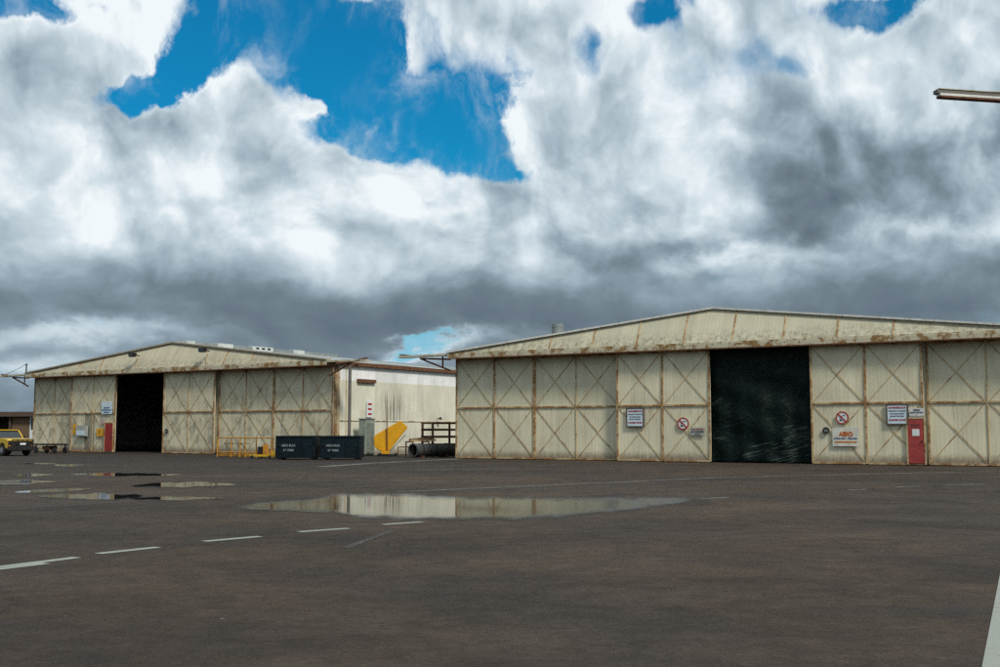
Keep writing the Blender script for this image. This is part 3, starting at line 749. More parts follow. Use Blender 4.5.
# ------------------------------------------------------------------ yellow aircraft fin on its cradle
o = thing('aircraft_fin', 'big slanted yellow tail fin propped up by the banded wall', 'aircraft fin', spot(388, 68.0))
D = 68.0; k = D / F
base_y = 430.5 + CH * F / D
poly = [((x - 388) * k, (base_y - y) * k) for x, y in ((373.9, 437.0), (376, 434.6), (399.2, 421.2), (400.6, 421.3), (407.2, 426.4), (407.4, 427.8), (390.8, 449.2), (389, 450.6), (380, 450.9), (374.6, 446.6))]
MB().prism(poly, lambda u, v, w_: (u, w_, v), -.09, .09).build('fin_panel', M['finyellow'], o, bevel=.035, smooth=True)
MB().beam((-.02, -.14, .3), (-.08, -.14, 3.0), .05, .12, up=Vector((0,1,0))).build('mast', M['rust'], o)
MB().box(-.35, .12, -.5, .3, .12, .32).build('cradle', M['finyellow'], o, bevel=.02)
MB().box(-.6, .6, -.5, .4, .04, .12).build('base_frame', M['darkmetal'], o, bevel=.01)
for x in (-.5, .5):
    for y in (-.45, .35): MB().tube((x, y - .04, .09), (x, y + .04, .09), .09, 12).build('wheel', M['rubber'], o)
MB().beam((.1, .1, .25), (1.05, .35, 1.3), .05, .06).build('stay', M['galv'], o)
MB().beam((.6, 0, .55), (1.9, 0, .55), .06, .06).build('tow_bar', M['rust'], o)
MB().beam((1.85, 0, 0), (1.85, 0, .55), .06, .06).build('jockey_leg', M['rust'], o)
MB().beam((.62, 0, .08), (.62, 0, .55), .06, .06).build('jockey_leg', M['rust'], o)

# ------------------------------------------------------------------ pipe rack with a tank in front of the gap
rrz = l_rz + R(90)
def along(px, depth): return spot(px, depth)
o = thing('storage_rack', 'rusty steel rack of open shelves between the two hangars', 'rack', spot(422.5, 65.5), rrz - R(12))
Lr = 5.2
for x in (0, Lr * .42, Lr):
    for y in (-.9, 0):
        MB().beam((x, y, 0), (x, y, 2.02), .10, .10).build('upright', M['rust'], o)
for z in (1.18, 1.6, 2.0):
    for y in (-.94, .04):
        MB().beam((-.05, y, z), (Lr + .05, y, z), .08, .12).build('shelf_beam', M['rust'], o)
    if z < 1.9: MB().box(0, Lr, -.9, .0, z + .045, z + .075).build('shelf', M['darkmetal'], o)
o = thing('scrap_bundle', 'bundle of rusty steel sections on a stand above the tank mouth', 'scrap', spot(407.5, 64.3), rrz - R(25))
for i in range(7):
    MB().beam((.0 + .05 * i, -.32 + .11 * i, .96 + .035 * (i % 3)), (1.7 - .1 * (i % 2), -.32 + .11 * i, 1.0 + .06 * (i % 3)), .09, .10 + .02 * (i % 2)).build('steel_section', M['rust'] if i % 2 else M['barlight'], o)
for x in (.15, 1.2):
    MB().beam((x, -.4, .9), (x, .45, .9), .07, .07).build('bearer', M['rust'], o)
    for y in (-.4, .45): MB().beam((x, y, 0), (x, y, .9), .06, .06).build('stand_leg', M['rust'], o)
a = spot(413.3, 63.8)
o = thing('steel_tank', 'dark open ended steel tube lying at the foot of the rack', 'tank', a, rrz - R(8))
MB().ring((0, 0, .42), (3.7, 0, .42), .38, .33, 40).build('shell', M['tankmetal'], o, smooth=True)
MB().ring((-.03, 0, .42), (.03, 0, .42), .40, .33, 40).build('flange', M['tankmetal'], o, smooth=True)
MB().tube((1.4, 0, .42), (1.45, 0, .42), .335, 30).build('inner_plate', M['black'], o)
for x in (.5, 1.6, 2.7): MB().ring((x, 0, .42), (x + .06, 0, .42), .40, .37, 40).build('hoop', M['darkmetal'], o, smooth=True)
for x in (.4, 2.5): MB().box(x, x + .12, -.4, .4, 0, .12).build('chock', M['rust'], o)

# ------------------------------------------------------------------ far low building at the edge
fb = spot(35.5, 93)
ba, bb_ = spot(-40, 95), spot(36.5, 93); brz = math.atan2(bb_.y - ba.y, bb_.x - ba.x)
o = thing('brick_outbuilding', 'low brown brick building with dark fascia behind the yellow car', 'building', ba, brz)
Wb = (bb_ - ba).length
Hb = 3.1
xo = Wb * (52 / 76.5)
MB().box(xo, Wb - .75, 0, .25, 0, Hb - .35).build('wall', M['brick'], o)
MB().box(Wb - .1, Wb + .1, 0, 6, 0, Hb - .35).build('wall', M['brick'], o)
MB().box(-8, xo - .001, 5.75, 6, 0, Hb - .35).build('wall', M['brick'], o)
MB().box(-8, Wb + .2, -.4, 6.2, Hb - .35, Hb).build('roof', M['capping_old'], o)
MB().box(-8, Wb + .25, -.46, -.401, Hb - .36, Hb + .04).build('fascia', M['rustdark'] if 'rustdark' in M else M['framewood'], o)
for x in (-7.9, -3, xo - .15): MB().box(x, x + .14, -.2, -.06, 0, Hb - .36).build('veranda_post', M['framewood'], o)
d = MB().box(Wb - .7, Wb - .11, .02, .12, 0, 1.62).build('door', M['white'], o)
MB().box(Wb - .7, Wb - .60, .02, .12, 1.621, Hb - .55).build('door_frame', M['white'], o)
MB().box(Wb - .59, Wb - .11, .04, .1, 1.63, Hb - .62).build('window', M['glass'], o)
MB().box(Wb - .7, Wb - .11, .02, .12, Hb - .54, Hb - .36).build('door_frame', M['white'], o)

# ------------------------------------------------------------------ yellow four wheel drive
def vehicle():
    fx = spot(22.0, 68.2)
    ang = R(-40)                       # local +x is forward
    o = thing('parked_car', 'yellow boxy four wheel drive with black bull bar beside the brick building', 'car', fx, ang)
    # origin at the front bumper centre on the ground
    y0, y1 = -.82, .82
    def side(poly, name, mat, ya=y0, yb=y1, bev=.03, par=o):
        return MB().prism(poly, lambda u, v, k: (u, k, v), ya, yb).build(name, mat, par, bevel=bev, smooth=True)
    arch = lambda cx, r: [(cx + r * math.cos(a), .38 + r * math.sin(a)) for a in [math.pi * i / 8 for i in range(9)]]
    body = [(-.12, .5), (-.08, .95), (-.2, 1.02), (-1.15, 1.08), (-3.95, 1.08), (-4.05, .95), (-4.05, .5)]
    low = [(-4.05, .45)] + [(x, z) for x, z in reversed(arch(-3.25, .42))] + [(x, z) for x, z in reversed(arch(-.82, .42))] + [(-.12, .45)]
    poly = [(-.12, .45), (-.08, .95), (-.2, 1.03), (-1.45, 1.09), (-3.98, 1.09), (-4.06, .95), (-4.06, .45)] + \
           [(-3.67, .45)] + list(reversed([p for p in arch(-3.25, .42) if p[1] > .45])) [::1] + [(-2.83, .45), (-1.24, .45)] + list(reversed([p for p in arch(-.82, .42) if p[1] > .45])) + [(-.40, .45)]
    side(poly, 'body', M['caryellow'])
    # greenhouse
    def gh(x0, x1, x2, x3, z0, z1, inset):
        vs = [(x0, y0 + .03, z0), (x0, y1 - .03, z0), (x3, y1 - .03, z0), (x3, y0 + .03, z0), (x1, y0 + inset, z1), (x1, y1 - inset, z1), (x2, y1 - inset, z1), (x2, y0 + inset, z1)]
        return MB().add(vs, [(0,1,2,3),(4,7,6,5),(0,4,5,1),(1,5,6,2),(2,6,7,3),(3,7,4,0)])
    gh(-1.48, -1.9, -3.85, -3.98, 1.095, 1.55, .12).build('window', M['glass'], o)
    MB().box(-3.88, -1.82, y0 + .1, y1 - .1, 1.55, 1.62).build('roof', M['caryellow'], o, bevel=.025, smooth=True)
    for s_ in (-1, 1):
        for xa, xb in ((-1.46, -1.88), (-2.6, -2.65), (-3.1, -3.1), (-3.95, -3.83)):
            MB().beam((xa, s_ * (y1 - .02), 1.09), (xb, s_ * (y1 - .115), 1.56), .07, .06, up=Vector((1,0,0))).build('pillar', M['caryellow'], o)
    MB().box(-.10, -.05, -.8, .8, .56, .93).build('grille', M['black'], o)
    for s_ in (-1, 1):
        MB().tube((-.12, s_ * .66, .83), (-.08, s_ * .66, .83), .085, 18).build('headlight', M['lampglass'], o)
        MB().box(-.09, -.045, s_ * .72 - .08 , s_ * .72 + .08, .58, .66).build('indicator', M['letorange'], o)
    MB().box(-.06, .12, -.86, .86, .34, .60).build('bumper', M['black'], o, bevel=.02)
    bb = MB().tube((.14, -.66, 1.0), (.14, .66, 1.0), .035, 10).build('bull_bar', M['black'], o)
    for y in (-.66, -.3, 0, .3, .66): MB().tube((.14, y, .45), (.14, y, 1.0), .032, 8).build('bar_upright', M['black'], bb)
    MB().tube((.14, -.64, .76), (.14, .64, .76), .03, 8).build('bar_rail', M['black'], bb)
    MB().box(.18, .2, -.18, .18, .68, .80).build('number_plate', M['white'], o)
    for x in (-.82, -3.25):
        for s_ in (-1, 1):
            wv = MB().tube((x, s_ * .62, .36), (x, s_ * .84, .36), .36, 28).build('wheel', M['rubber'], o, bevel=.02, smooth=True)
            MB().tube((x, s_ * .845, .36), (x, s_ * .86, .36), .18, 20).build('rim', M['hub'], wv)
    for s_ in (-1, 1):
        MB().box(-1.65, -1.5, s_ * .92 - .09, s_ * .92 + .09, 1.08, 1.22).build('mirror', M['black'], o, bevel=.02)
    MB().box(-4.0, -.15, -.7, .7, .3, .47).build('chassis', M['black'], o)
vehicle()

# dark trolley next to the car
a = spot(33.5, 76.5); b_ = spot(56.5, 75.2); d_ = b_ - a; L_ = d_.length
o = thing('flat_trolley', 'low dark flat trolley standing beside the yellow car', 'trolley', a, math.atan2(d_.y, d_.x))
MB().box(0, L_, 0, 1.0, .55, .66).build('deck', M['darkmetal'], o, bevel=.01)
for x in (.25, L_ - .25):
    for y in (.08, .92):
        MB().tube((x, y - .05, .2), (x, y + .05, .2), .2, 18).build('wheel', M['rubber'], o)
        MB().beam((x, y, .2), (x, y, .55), .07, .07).build('leg', M['darkmetal'], o)
MB().beam((0, .5, .35), (-.9, .2, .25), .05, .05).build('draw_bar', M['rust'], o)
MB().box(L_*.3, L_*.62, .2, .8, .22, .5).build('under_tray', M['rust'], o)

# ------------------------------------------------------------------ overhanging door rail of a neighbouring hangar (upper corner)
dep = 14.0
d1 = ray(935.5, 95); P0 = Vector((0, 0, CH)) + d1 * (dep / d1.y)
dirn = Vector((math.cos(R(11)), math.sin(R(11)), 0))
o = thing('overhead_rail', 'rusty double rail jutting in high under the bright cloud', 'rail', (P0.x, P0.y, 0), R(11))
zc = P0.z
MB().add([(0, -.05, zc + .015), (0, .05, zc + .015), (0, .05, zc + .065), (0, -.05, zc + .065), (5, -.05, zc + .015), (5, .05, zc + .015), (5, .05, zc + .09), (5, -.05, zc + .09)],
         [(0,1,2,3),(7,6,5,4),(0,4,5,1),(1,5,6,2),(2,6,7,3),(3,7,4,0)]).build('upper_beam', M['pole'], o)
MB().box(.02, 5, -.06, .03, zc + .068, zc + .078).build('cover_strip', M['header'], o)
MB().box(.03, 5, -.065, .03, zc - .018, zc + .012).build('spacer', M['capping'], o)
MB().box(.03, 5, -.07, .03, zc - .045, zc - .020).build('lower_flange', M['rust'], o)
MB().box(4.0, 4.25, -.12, .12, 0, zc - .056).build('column', M['rust'], o)
MB().beam((4.0, 0, zc - 1.2), (2.4, 0, zc - .06), .08, .08).build('strut', M['rust'], o)

# ------------------------------------------------------------------ ground
def ground_mat():
    m, t, b = material('worn_asphalt')
    p = pos(t); x, y, z = t.sep(p)
    big = t.noise(p, .05, 5, .6); med = t.noise(p, .55, 8, .68, .5)
    mot = t.noise(p, 2.6, 8, .72, .3)
    str_ = t.noise(t.vm('MULTIPLY', p, (.10, .35, 1)), 1.0, 6, .6, .6)
    fine = t.noise(p, 13, 7, .92); agg = t.noise(p, 120, 2, .8)
    v = t.m('MULTIPLY', t.ss(big, .3, .7, .82, 1.16), t.ss(med, .3, .7, .78, 1.22))
    v = t.m('MULTIPLY', v, t.ss(str_, .3, .7, .86, 1.14))
    v = t.m('MULTIPLY', v, t.ss(mot, .3, .7, .80, 1.20))
    v = t.m('MULTIPLY', v, t.ss(fine, .3, .7, .66, 1.34))
    v = t.m('MULTIPLY', v, t.ss(agg, .3, .7, .75, 1.25))
    tint = t.mix(t.ss(t.noise(p, .16, 6, .6), .38, .62), (.058, .043, .031), (.047, .038, .031))
    col = t.mix(1.0, tint, t.xyz(v, v, v), 'MULTIPLY')
    # dark oil and water stains of irregular outline
    oil = t.noise(t.vm('ADD', p, (31, 7, 0)), .33, 7, .62, .8)
    col = t.mix(t.m('MULTIPLY', t.ss(oil, .58, .66), .38), col, (.022, .020, .020))
    # thin sealed cracks
    cr = t.new('ShaderNodeTexVoronoi', feature='DISTANCE_TO_EDGE'); cr.inputs['Scale'].default_value = .16
    t.put(cr.inputs['Vector'], t.vm('ADD', p, t.vm('SCALE', t.xyz(med, mot, 0), 2.2)))
    crk = t.m('MULTIPLY', t.m('LESS_THAN', cr.outputs['Distance'], .0035), t.ss(t.noise(p, .12, 2), .45, .55))
    col = t.mix(t.m('MULTIPLY', crk, .55), col, (.018, .017, .017))
    # scattered pale stones and paint flecks
    vo = t.new('ShaderNodeTexVoronoi'); vo.inputs['Scale'].default_value = 2.2; t.put(vo.inputs['Vector'], p)
    sel = t.m('GREATER_THAN', t.sep(vo.outputs['Color'])[0], .82)
    fleck = t.m('MULTIPLY', t.m('LESS_THAN', vo.outputs['Distance'], t.m('MULTIPLY', t.sep(vo.outputs['Color'])[1], .065)), sel)
    fleck = t.m('MULTIPLY', fleck, t.ss(t.noise(p, .3, 3), .40, .55))
    col = t.mix(t.m('MULTIPLY', fleck, .5), col, (.35, .34, .31))
    # tyre arcs: darker rings of wear
    for (cx, cy, r, w) in ((10.5, 22, 13.0, .35), (10.8, 22.5, 14.6, .3), (-2, 30, 21, .35), (3.5, 34, 26.5, .4)):
        dd = t.vm('DISTANCE', t.xyz(x, y, 0), (cx, cy, 0))
        k = t.ss(t.m('ABSOLUTE', t.m('SUBTRACT', dd, r)), w, 0.0)
        k = t.m('MULTIPLY', k, t.ss(t.noise(p, .35, 4), .45, .65))
        col = t.mix(t.m('MULTIPLY', k, .45), col, (.035, .032, .032))
    # damp, oily band along the foot of the hangars
    damp = t.m('MULTIPLY', t.ss(t.m('ADD', y, t.m('MULTIPLY', t.m('SUBTRACT', med, .5), 14)), 36, 58), t.ss(x, 6, -8))
    col = t.mix(t.m('MULTIPLY', damp, .55), col, (.022, .021, .021))
    t.put(b.inputs['Base Color'], col)
    t.put(b.inputs['Roughness'], t.ss(med, .2, .8, .78, .95)); b.inputs['Specular IOR Level'].default_value = .12
    bump(t, b, t.m('ADD', t.m('MULTIPLY', fine, .6), agg), .5, .006)
    return m
M['asphalt'] = ground_mat()
structure(MB().add([(-1500, -600, 0), (1500, -600, 0), (1500, 2400, 0), (-1500, 2400, 0)], [(0,1,2,3)]).build('ground', M['asphalt']))

# painted lines
def paint_mat(name, wear, col=(.27, .29, .26)):
    m, t, b = material(name)
    p = pos(t); n = t.noise(p, 7, 6, .75); n2 = t.noise(p, .9, 4)
    f = t.ss(t.m('ADD', n, t.m('MULTIPLY', n2, .4)), .5 + wear * .35, .75 + wear * .35, 1.0, 0.0) if False else t.ss(t.m('ADD', t.m('MULTIPLY', n, .7), t.m('MULTIPLY', n2, .3)), wear - .12, wear + .12)
    t.put(b.inputs['Base Color'], t.mix(f, (.05, .043, .039), col)); b.inputs['Roughness'].default_value = .8
    b.inputs['Specular IOR Level'].default_value = .15
    return m
M['paint'] = paint_mat('line_paint', .36); M['paintworn'] = paint_mat('line_paint_worn', .50, (.22, .22, .20)); M['paintfaint'] = paint_mat('line_paint_faint', .57, (.13, .12, .105))
def stripe(pts, width, mat, z=.004, name='painted_line'):
    g = [ground(*p) for p in pts]; vs = []; 
    for i, p in enumerate(g):
        d = (g[min(i + 1, len(g) - 1)] - g[max(i - 1, 0)]).normalized(); nn = Vector((-d.y, d.x, 0)) * width / 2
        vs += [(p.x - nn.x, p.y - nn.y, z), (p.x + nn.x, p.y + nn.y, z)]
    fs = [(2*i, 2*i + 2, 2*i + 3, 2*i + 1) for i in range(len(g) - 1)]
    return structure(MB().add(vs, fs).build(name, mat))
for p, q in (((-30, 572.5), (46, 563.5)), ((-10, 568.5), (77, 557.5)), ((98, 553.8), (158, 547.3)), ((204, 541.5), (260, 536.6)), ((299, 532), (349, 528.4)), ((383, 524.6), (422, 522))):
    stripe([p, q], .17, M['paint'])
for p, q in (((575, 510.4), (604, 508.4)), ((632, 503.6), (662, 501.8)), ((700, 499), (728, 497.3)), ((847, 490.3), (868, 489.4)), ((895, 487.4), (921, 486.3)), ((946, 485.3), (985, 484)), ((1015, 483.0), (1040, 482.2))):
    stripe([p, q], .15, M['paintworn'])
stripe([(320, 466.8), (380, 462.8), (460, 458.9)], .55, M['paintworn'])
stripe([(397, 492), (560, 484.8), (720, 477.6), (1010, 470.8)], .22, M['paintworn'])
stripe([(560, 497), (700, 489)], .2, M['paintfaint'])
stripe([(-10, 510.5), (110, 503), (235, 496)], .2, M['paintfaint'])
stripe([(250, 494), (340, 488), (520, 478)], .25, M['paintfaint'])
stripe([(455, 470), (560, 469), (700, 467.3), (815, 469)], .5, M['paintfaint'])
stripe([(420, 470.5), (520, 468)], .7, M['paintfaint'])
stripe([(345, 548), (392, 531)], .12, M['paintfaint'])
# long pale edge line at the corner of the apron
g0 = ground(982.0, 667); g1 = ground(1000.5, 572)
dd = (g1 - g0).normalized(); nn = Vector((dd.y, -dd.x, 0)) * .24
a_ = g0 - dd * 4; b_ = g1 + dd * 9
structure(MB().add([(a_.x, a_.y, .006), (a_.x + nn.x, a_.y + nn.y, .006), (b_.x + nn.x, b_.y + nn.y, .006), (b_.x, b_.y, .006)], [(0,1,2,3)]).build('painted_line', M['paint']))

# puddles
def puddle_mat():
    m, t, b = material('puddle_water')
    p = pos(t)
    at = t.new('ShaderNodeAttribute', attribute_name='depth').outputs['Fac']
    n = t.noise(t.vm('MULTIPLY', p, (1, .8, 1)), .9, 7, .65)
    wet = t.ss(t.m('ADD', at, t.m('MULTIPLY', t.m('SUBTRACT', n, .5), .8)), .06, .46)
    b.inputs['Base Color'].default_value = (.02, .02, .018, 1); fa = t.new('ShaderNodeAttribute', attribute_name='film').outputs['Fac']; t.put(b.inputs['Roughness'], t.m('ADD', t.ss(at, .12, .7, .20, .05), t.m('MULTIPLY', fa, .22))); b.inputs['IOR'].default_value = 1.33
    b.inputs['Specular IOR Level'].default_value = .5
    tr = t.new('ShaderNodeBsdfTransparent')
    m2 = t.new('ShaderNodeMixShader'); t.put(m2.inputs[0], wet); t.l.new(tr.outputs[0], m2.inputs[1]); t.l.new(b.outputs[0], m2.inputs[2])
    t.l.new(m2.outputs[0], t.n['Material Output'].inputs[0])
    return m
M['puddle'] = puddle_mat()
def puddle(top, bot, z=.009, fade=None, name='puddle'):
    """top/bot: far and near shore as image points; a grid is laid between the shores on the ground."""
    def interp(pts, x):
        for (x0, y0), (x1, y1) in zip(pts, pts[1:]):
            if x0 <= x <= x1: return y0 + (y1 - y0) * (x - x0) / (x1 - x0)
        return pts[0][1] if x < pts[0][0] else pts[-1][1]
    xa, xb = top[0][0], top[-1][0]; n = 120; k = 8; ph = xa * .37 + 1.3; ea = .22 if fade else .8
    vs = []; dep = []; film = []; fs = []
    for i in range(n + 1):
        u = i / n; x = xa + (xb - xa) * u
        for j in range(k + 1):
            v = j / k; T = interp(top, x); B_ = interp(bot, x); sp = max(B_ - T, .6)
            wob = lambda q: sp * (.09 * math.sin(x / 6.3 * q + ph) + .06 * math.sin(x / 2.9 * q + 2 * ph) + .02 * math.sin(x / 1.3 + ph))
            T += wob(1.0) * ea; B_ += wob(.77) * ea
            yy = B_ + (T - B_) * v
            g = ground(x, yy); vs.append((g.x, g.y, z))
            e = min(1, min(v, 1 - v) * 2.6) * min(1, min(u, 1 - u) * 9)
            fl_ = max(0, min(1, (x - fade[0]) / (fade[1] - fade[0]))) if fade else 0
            e *= 1 - .55 * fl_; film.append(fl_)
            dep.append(e)
    for i in range(n):
        for j in range(k):
            a = i * (k + 1) + j; fs.append((a, a + k + 1, a + k + 2, a + 1))
    o = MB().add(vs, fs).build(name, M['puddle'])
    at = o.data.attributes.new('depth', 'FLOAT', 'POINT')
    for i, d_ in enumerate(dep): at.data[i].value = d_
    a2 = o.data.attributes.new('film', 'FLOAT', 'POINT')
    for i, d_ in enumerate(film): a2.data[i].value = d_
    return structure(o)
puddle([(222, 506.5), (260, 502), (300, 500), (322, 496), (345, 491.8), (400, 492.3), (450, 495), (500, 495.5), (560, 495.5), (640, 495), (730, 495)],
       [(222, 507.5), (250, 511), (300, 513), (335, 515), (360, 520), (400, 521.5), (450, 522), (520, 521.5), (580, 518.5), (640, 512), (700, 502), (730, 496.5)], fade=(500, 680))
puddle([(34, 495.8), (90, 492.6), (147, 494.5)], [(34, 497), (80, 500.6), (120, 500.4), (147, 498)])
puddle([(128, 498), (170, 496.2), (228, 497.8)], [(128, 499.5), (170, 501.3), (228, 499.2)])
puddle([(128, 485.5), (160, 482.2), (200, 481.6), (240, 484)], [(128, 486.5), (165, 488.2), (205, 487.6), (240, 485.2)])
puddle([(-20, 480.5), (25, 479.8), (60, 481.2)], [(-20, 484.5), (25, 485), (60, 482.2)])
puddle([(12, 475), (35, 473.6), (55, 474.4)], [(12, 476), (35, 477.2), (55, 475.2)])
puddle([(66, 474), (120, 472.6), (185, 474.4)], [(66, 475.2), (120, 476.8), (185, 475.6)])
puddle([(12, 492), (50, 488.6), (94, 488.2)], [(12, 493.2), (50, 493.4), (94, 489.6)])
puddle([(52, 464.8), (70, 463.8), (92, 464.6)], [(52, 466), (70, 467.4), (92, 466)])
puddle([(16, 463.4), (35, 462.8), (58, 463.2)], [(16, 464), (35, 464.8), (58, 464.2)])

# ------------------------------------------------------------------ sky
SUN_AZ, SUN_EL = R(85), R(46)          # azimuth measured from +y towards +x
w = bpy.data.worlds.new('World'); sc.world = w; w.use_nodes = True
t = NT(w.node_tree); t.n.clear()
out = t.new('ShaderNodeOutputWorld'); bg = t.new('ShaderNodeBackground'); t.l.new(bg.outputs[0], out.inputs[0])
STR = .1; bg.inputs['Strength'].default_value = STR
sky = t.new('ShaderNodeTexSky', sky_type='NISHITA', sun_disc=False, sun_elevation=SUN_EL, sun_rotation=SUN_AZ)
sky.air_density = 1.2; sky.dust_density = .3; sky.ozone_density = 2.0
dirv = t.new('ShaderNodeTexCoord').outputs['Generated']
dx, dy, dz = t.sep(dirv)
az = t.m('ARCTAN2', dx, dy); el = t.m('ARCSINE', dz)
elc = t.m('MAXIMUM', el, 0.0)
# cloud space: features flatten toward the horizon
lz = t.m('LOGARITHM', t.m('ADD', elc, .10), math.e)
cs = t.xyz(t.m('SINE', az), t.m('COSINE', az), t.m('MULTIPLY', lz, .32))
def shift(v, dxs, dzs): return t.vm('ADD', v, (dxs, 0.0, dzs))
def vor(v, scale, detail=1.5, rough=.45):
    n = t.new('ShaderNodeTexVoronoi', feature='SMOOTH_F1'); t.put(n.inputs['Vector'], v); n.normalize = True
    n.inputs['Scale'].default_value = scale; n.inputs['Detail'].default_value = detail; n.inputs['Roughness'].default_value = rough
    n.inputs['Smoothness'].default_value = .6
    return n.outputs['Distance']
wv = t.new('ShaderNodeTexNoise'); t.put(wv.inputs['Vector'], cs); wv.inputs['Scale'].default_value = 6; wv.inputs['Detail'].default_value = 8; wv.inputs['Roughness'].default_value = .52
csw = t.vm('ADD', cs, t.vm('SCALE', t.vm('SUBTRACT', wv.outputs['Color'], (.5, .5, .5)), .10))
def fb(v):
    a = t.noise(v, 3.2, 8, .50, .0)
    return a
n0 = fb(csw)
def puff(v): return t.noise(v, 8.0, 6, .46, .0)
p0 = puff(csw); p1 = puff(shift(csw, .016, .022))
m0 = t.noise(csw, 4.0, 3, .45); m1 = t.noise(shift(csw, .030, .050), 4.0, 3, .45)
v0 = vor(csw, 9.0, 2.0, .4); v1 = vor(shift(csw, .014, .020), 9.0, 2.0, .4)
wisp = t.noise(csw, 20.0, 7, .60)
q0 = t.noise(csw, 17.0, 5, .55); q1 = t.noise(shift(csw, .008, .012), 17.0, 5, .55)
warp = t.noise(cs, 4.5, 7, .62); warp2 = t.noise(shift(cs, 7.3, 2.1), 4.5, 7, .62)
az_w = t.m('ADD', az, t.m('MULTIPLY', t.m('SUBTRACT', warp, .5), .17))
el_w = t.m('ADD', el, t.m('MULTIPLY', t.m('SUBTRACT', warp2, .5), .13))
az_w = t.m('ADD', az_w, t.m('MULTIPLY', t.m('SUBTRACT', wisp, .5), .07)); el_w = t.m('ADD', el_w, t.m('MULTIPLY', t.m('SUBTRACT', p0, .5), .07))
def blobs(lst, a_, e_):
    acc = None
    for (px, py, rx, ry, amp) in lst:
        A, E = azel(px, py)
        u = t.m('DIVIDE', t.m('SUBTRACT', a_, A), rx / F); v_ = t.m('DIVIDE', t.m('SUBTRACT', e_, E), ry / F)
        d2 = t.m('ADD', t.m('MULTIPLY', u, u), t.m('MULTIPLY', v_, v_))
        g = t.m('MULTIPLY', t.m('POWER', math.e, t.m('MULTIPLY', d2, -1.0)), amp)
        acc = g if acc is None else t.m('ADD', acc, g)
    return acc
COVER = [(270, 45, 85, 60, -1.0), (350, 50, 70, 70, -.9), (390, 125, 45, 45, -1.1), (320, 130, 60, 28, -.6), (125, 100, 48, 26, -1.2), (160, 70, 34, 36, -1.0), (185, 30, 35, 40, -.6), (470, 130, 60, 30, -.5),
         (200, 112, 48, 26, .9), (20, -4, 70, 18, -1.2), (303, 102, 20, 11, .7), (384, 128, 11, 26, .6), (340, -16, 30, 12, .3), (405, 70, 14, 40, .3),
         (500, 95, 40, 55, -.72), (455, 120, 22, 50, -.60), (515, 160, 25, 15, -.5), (585, 50, 32, 40, -.6), (662, 6, 42, 26, -.8), (845, 6, 48, 26, -.85), (905, 3, 42, 22, -.75), (808, 66, 46, 26, -.5),
         (425, 342, 36, 9, -.75), (345, 352, 26, 8, -.7), (385, 350, 12, 6, .3), (950, 90, 80, 60, .5), (700, 190, 120, 50, .4), (840, 140, 80, 40, .4), (200, 300, 140, 40, .3), (640, 20, 50, 25, .1), (60, 345, 130, 10, -.16), (10, 385, 60, 14, -.25), (60, 110, 100, 70, .3), (240, 190, 150, 40, .45), (60, 40, 70, 40, .5)]
SHADE = [(640, 80, 60, 40, -.10), (760, 110, 60, 30, -.08), (520, 60, 40, 40, -.06), (85, 40, 60, 50, .24), (430, 215, 120, 35, .08), (90, 200, 90, 40, .06), (620, 200, 120, 40, .06), (420, 270, 200, 30, .05), (60, 70, 110, 80, .02), (200, 125, 100, 45, .18), (130, 165, 90, 45, .04), (430, 185, 90, 28, .16), (560, 60, 150, 70, .06), (700, 70, 140, 70, .02), (960, 60, 100, 50, .26), (620, 90, 50, 30, -.08), (760, 40, 50, 30, -.08), (300, 240, 90, 40, .08), (150, 220, 90, 40, .08), (880, 95, 90, 35, .14),
         (350, 290, 190, 30, -.10), (520, 305, 170, 28, -.12), (590, 215, 60, 50, -.16), (640, 240, 70, 40, -.06), (775, 240, 85, 26, -.34), (860, 190, 90, 45, -.30), (960, 180, 80, 40, -.16), (960, 285, 120, 36, -.16), (820, 300, 130, 26, -.12),
         (905, 228, 75, 13, .30), (740, 268, 90, 11, .26), (210, 235, 60, 30, -.10), (100, 215, 90, 20, .05), (290, 270, 60, 20, -.10), (620, 325, 200, 14, -.04), (130, 255, 90, 30, .12), (330, 250, 110, 24, .10), (250, 215, 120, 30, .08), (560, 270, 60, 14, .12), (680, 325, 180, 16, -.10), (250, 322, 130, 12, -.10), (950, 120, 60, 30, .12), (60, 345, 130, 13, .36), (400, 346, 100, 8, .45), (10, 385, 80, 16, .40)]
cov = t.m('ADD', blobs(COVER, az_w, el_w), .46)
dens = t.m('ADD', cov, t.m('MULTIPLY', t.m('SUBTRACT', n0, .5), 1.5))
dens = t.m('ADD', dens, t.m('MULTIPLY', t.m('SUBTRACT', p0, .5), .9))
dens = t.m('ADD', dens, t.m('MULTIPLY', t.m('SUBTRACT', .42, v0), .75))
dens = t.m('ADD', dens, t.m('MULTIPLY', t.m('SUBTRACT', wisp, .5), .65))
veil = t.m('MULTIPLY', t.m('MULTIPLY', t.ss(t.noise(csw, 13.0, 8, .66, .3), .47, .72), t.ss(dens, -.8, .1)), .5)
mask = t.m('MAXIMUM', t.ss(dens, -.10, .30), veil)
base_sh = t.m('ADD', t.ss(el, R(4.5), R(11), .31, .66), t.ss(el, R(12), R(19), 0.0, .12))
sh = t.m('ADD', base_sh, blobs(SHADE, az_w, el_w))
relief = t.m('ADD', t.m('MULTIPLY', t.m('SUBTRACT', p0, p1), 1.35), t.m('MULTIPLY', t.m('SUBTRACT', m0, m1), 1.0))
relief = t.m('ADD', relief, t.m('MULTIPLY', t.m('SUBTRACT', v1, v0), 1.5))
relief = t.m('ADD', relief, t.m('MULTIPLY', t.m('SUBTRACT', q0, q1), .7))
amp = t.ss(el, R(5), R(11), .35, 1.1)
sh = t.m('ADD', sh, t.m('MULTIPLY', relief, amp))
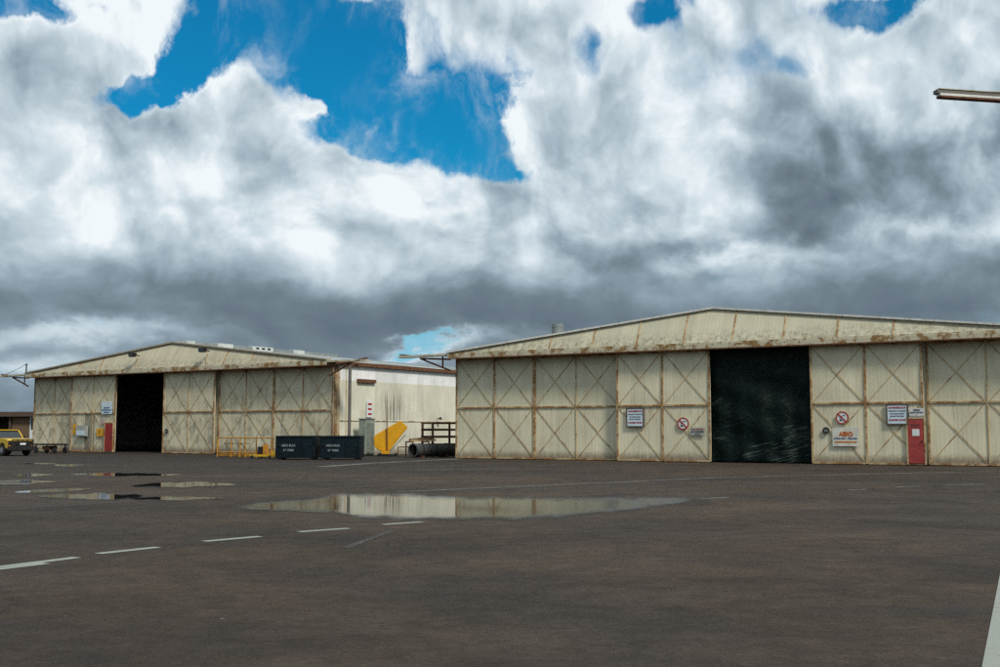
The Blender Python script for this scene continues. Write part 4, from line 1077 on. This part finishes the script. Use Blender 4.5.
sh = t.m('ADD', sh, t.m('MULTIPLY', t.m('SUBTRACT', .5, n0), .3))
sh = t.m('ADD', sh, t.ss(dens, .55, .05, 0.0, .13))          # thin edges let the sun through
cloud = t.ramp(sh, [(0.0, (.10, .14, .18)), (.25, (.165, .22, .265)), (.45, (.265, .35, .41)), (.62, (.41, .51, .58)), (.82, (.62, .72, .78)), (1.0, (.88, .94, .97))])
# behind the camera the cloud deck is plainly bright
cloud10 = t.vm('SCALE', cloud, 1.0 / STR)
blue = t.mix(1.0, sky.outputs[0], (.035, .66, .93), 'MULTIPLY')
low = t.ss(el, R(9), R(3))
blue = t.mix(t.m('MULTIPLY', low, .8), blue, (3.3, 5.6, 7.2))
t.put(bg.inputs['Color'], t.mix(mask, blue, cloud10))
w.cycles.sampling_method = 'MANUAL'; w.cycles.sample_map_resolution = 512

sun = bpy.data.lights.new('sun', 'SUN'); sun.energy = 3.0; sun.angle = R(10); sun.color = (1.0, .95, .86)
so = bpy.data.objects.new('sun', sun); COL.objects.link(so)
sd = Vector((math.sin(SUN_AZ + R(60)) * math.cos(SUN_EL), math.cos(SUN_AZ + R(60)) * math.cos(SUN_EL), math.sin(SUN_EL)))
sky.sun_rotation = SUN_AZ + R(60)
so.rotation_euler = (-sd).to_track_quat('-Z', 'Y').to_euler()

# ------------------------------------------------------------------ camera and output
cam = bpy.data.cameras.new('camera'); cam.sensor_width = 36; cam.lens = 36 * F / 1000; cam.clip_end = 6000; cam.clip_start = .1
co = bpy.data.objects.new('camera', cam); COL.objects.link(co); co.location = (0, 0, CH); co.rotation_euler = (R(90) + PITCH, 0, 0)
sc.camera = co
sc.view_settings.view_transform = 'Standard'; sc.view_settings.look = 'None'; sc.view_settings.exposure = 0.0; sc.view_settings.gamma = 1
sc.render.engine = 'CYCLES'
sc.cycles.max_bounces = 5; sc.cycles.diffuse_bounces = 3; sc.cycles.use_adaptive_sampling = True; sc.cycles.adaptive_threshold = .015; sc.cycles.adaptive_min_samples = 12; sc.cycles.use_denoising = False; sc.cycles.caustics_reflective = False
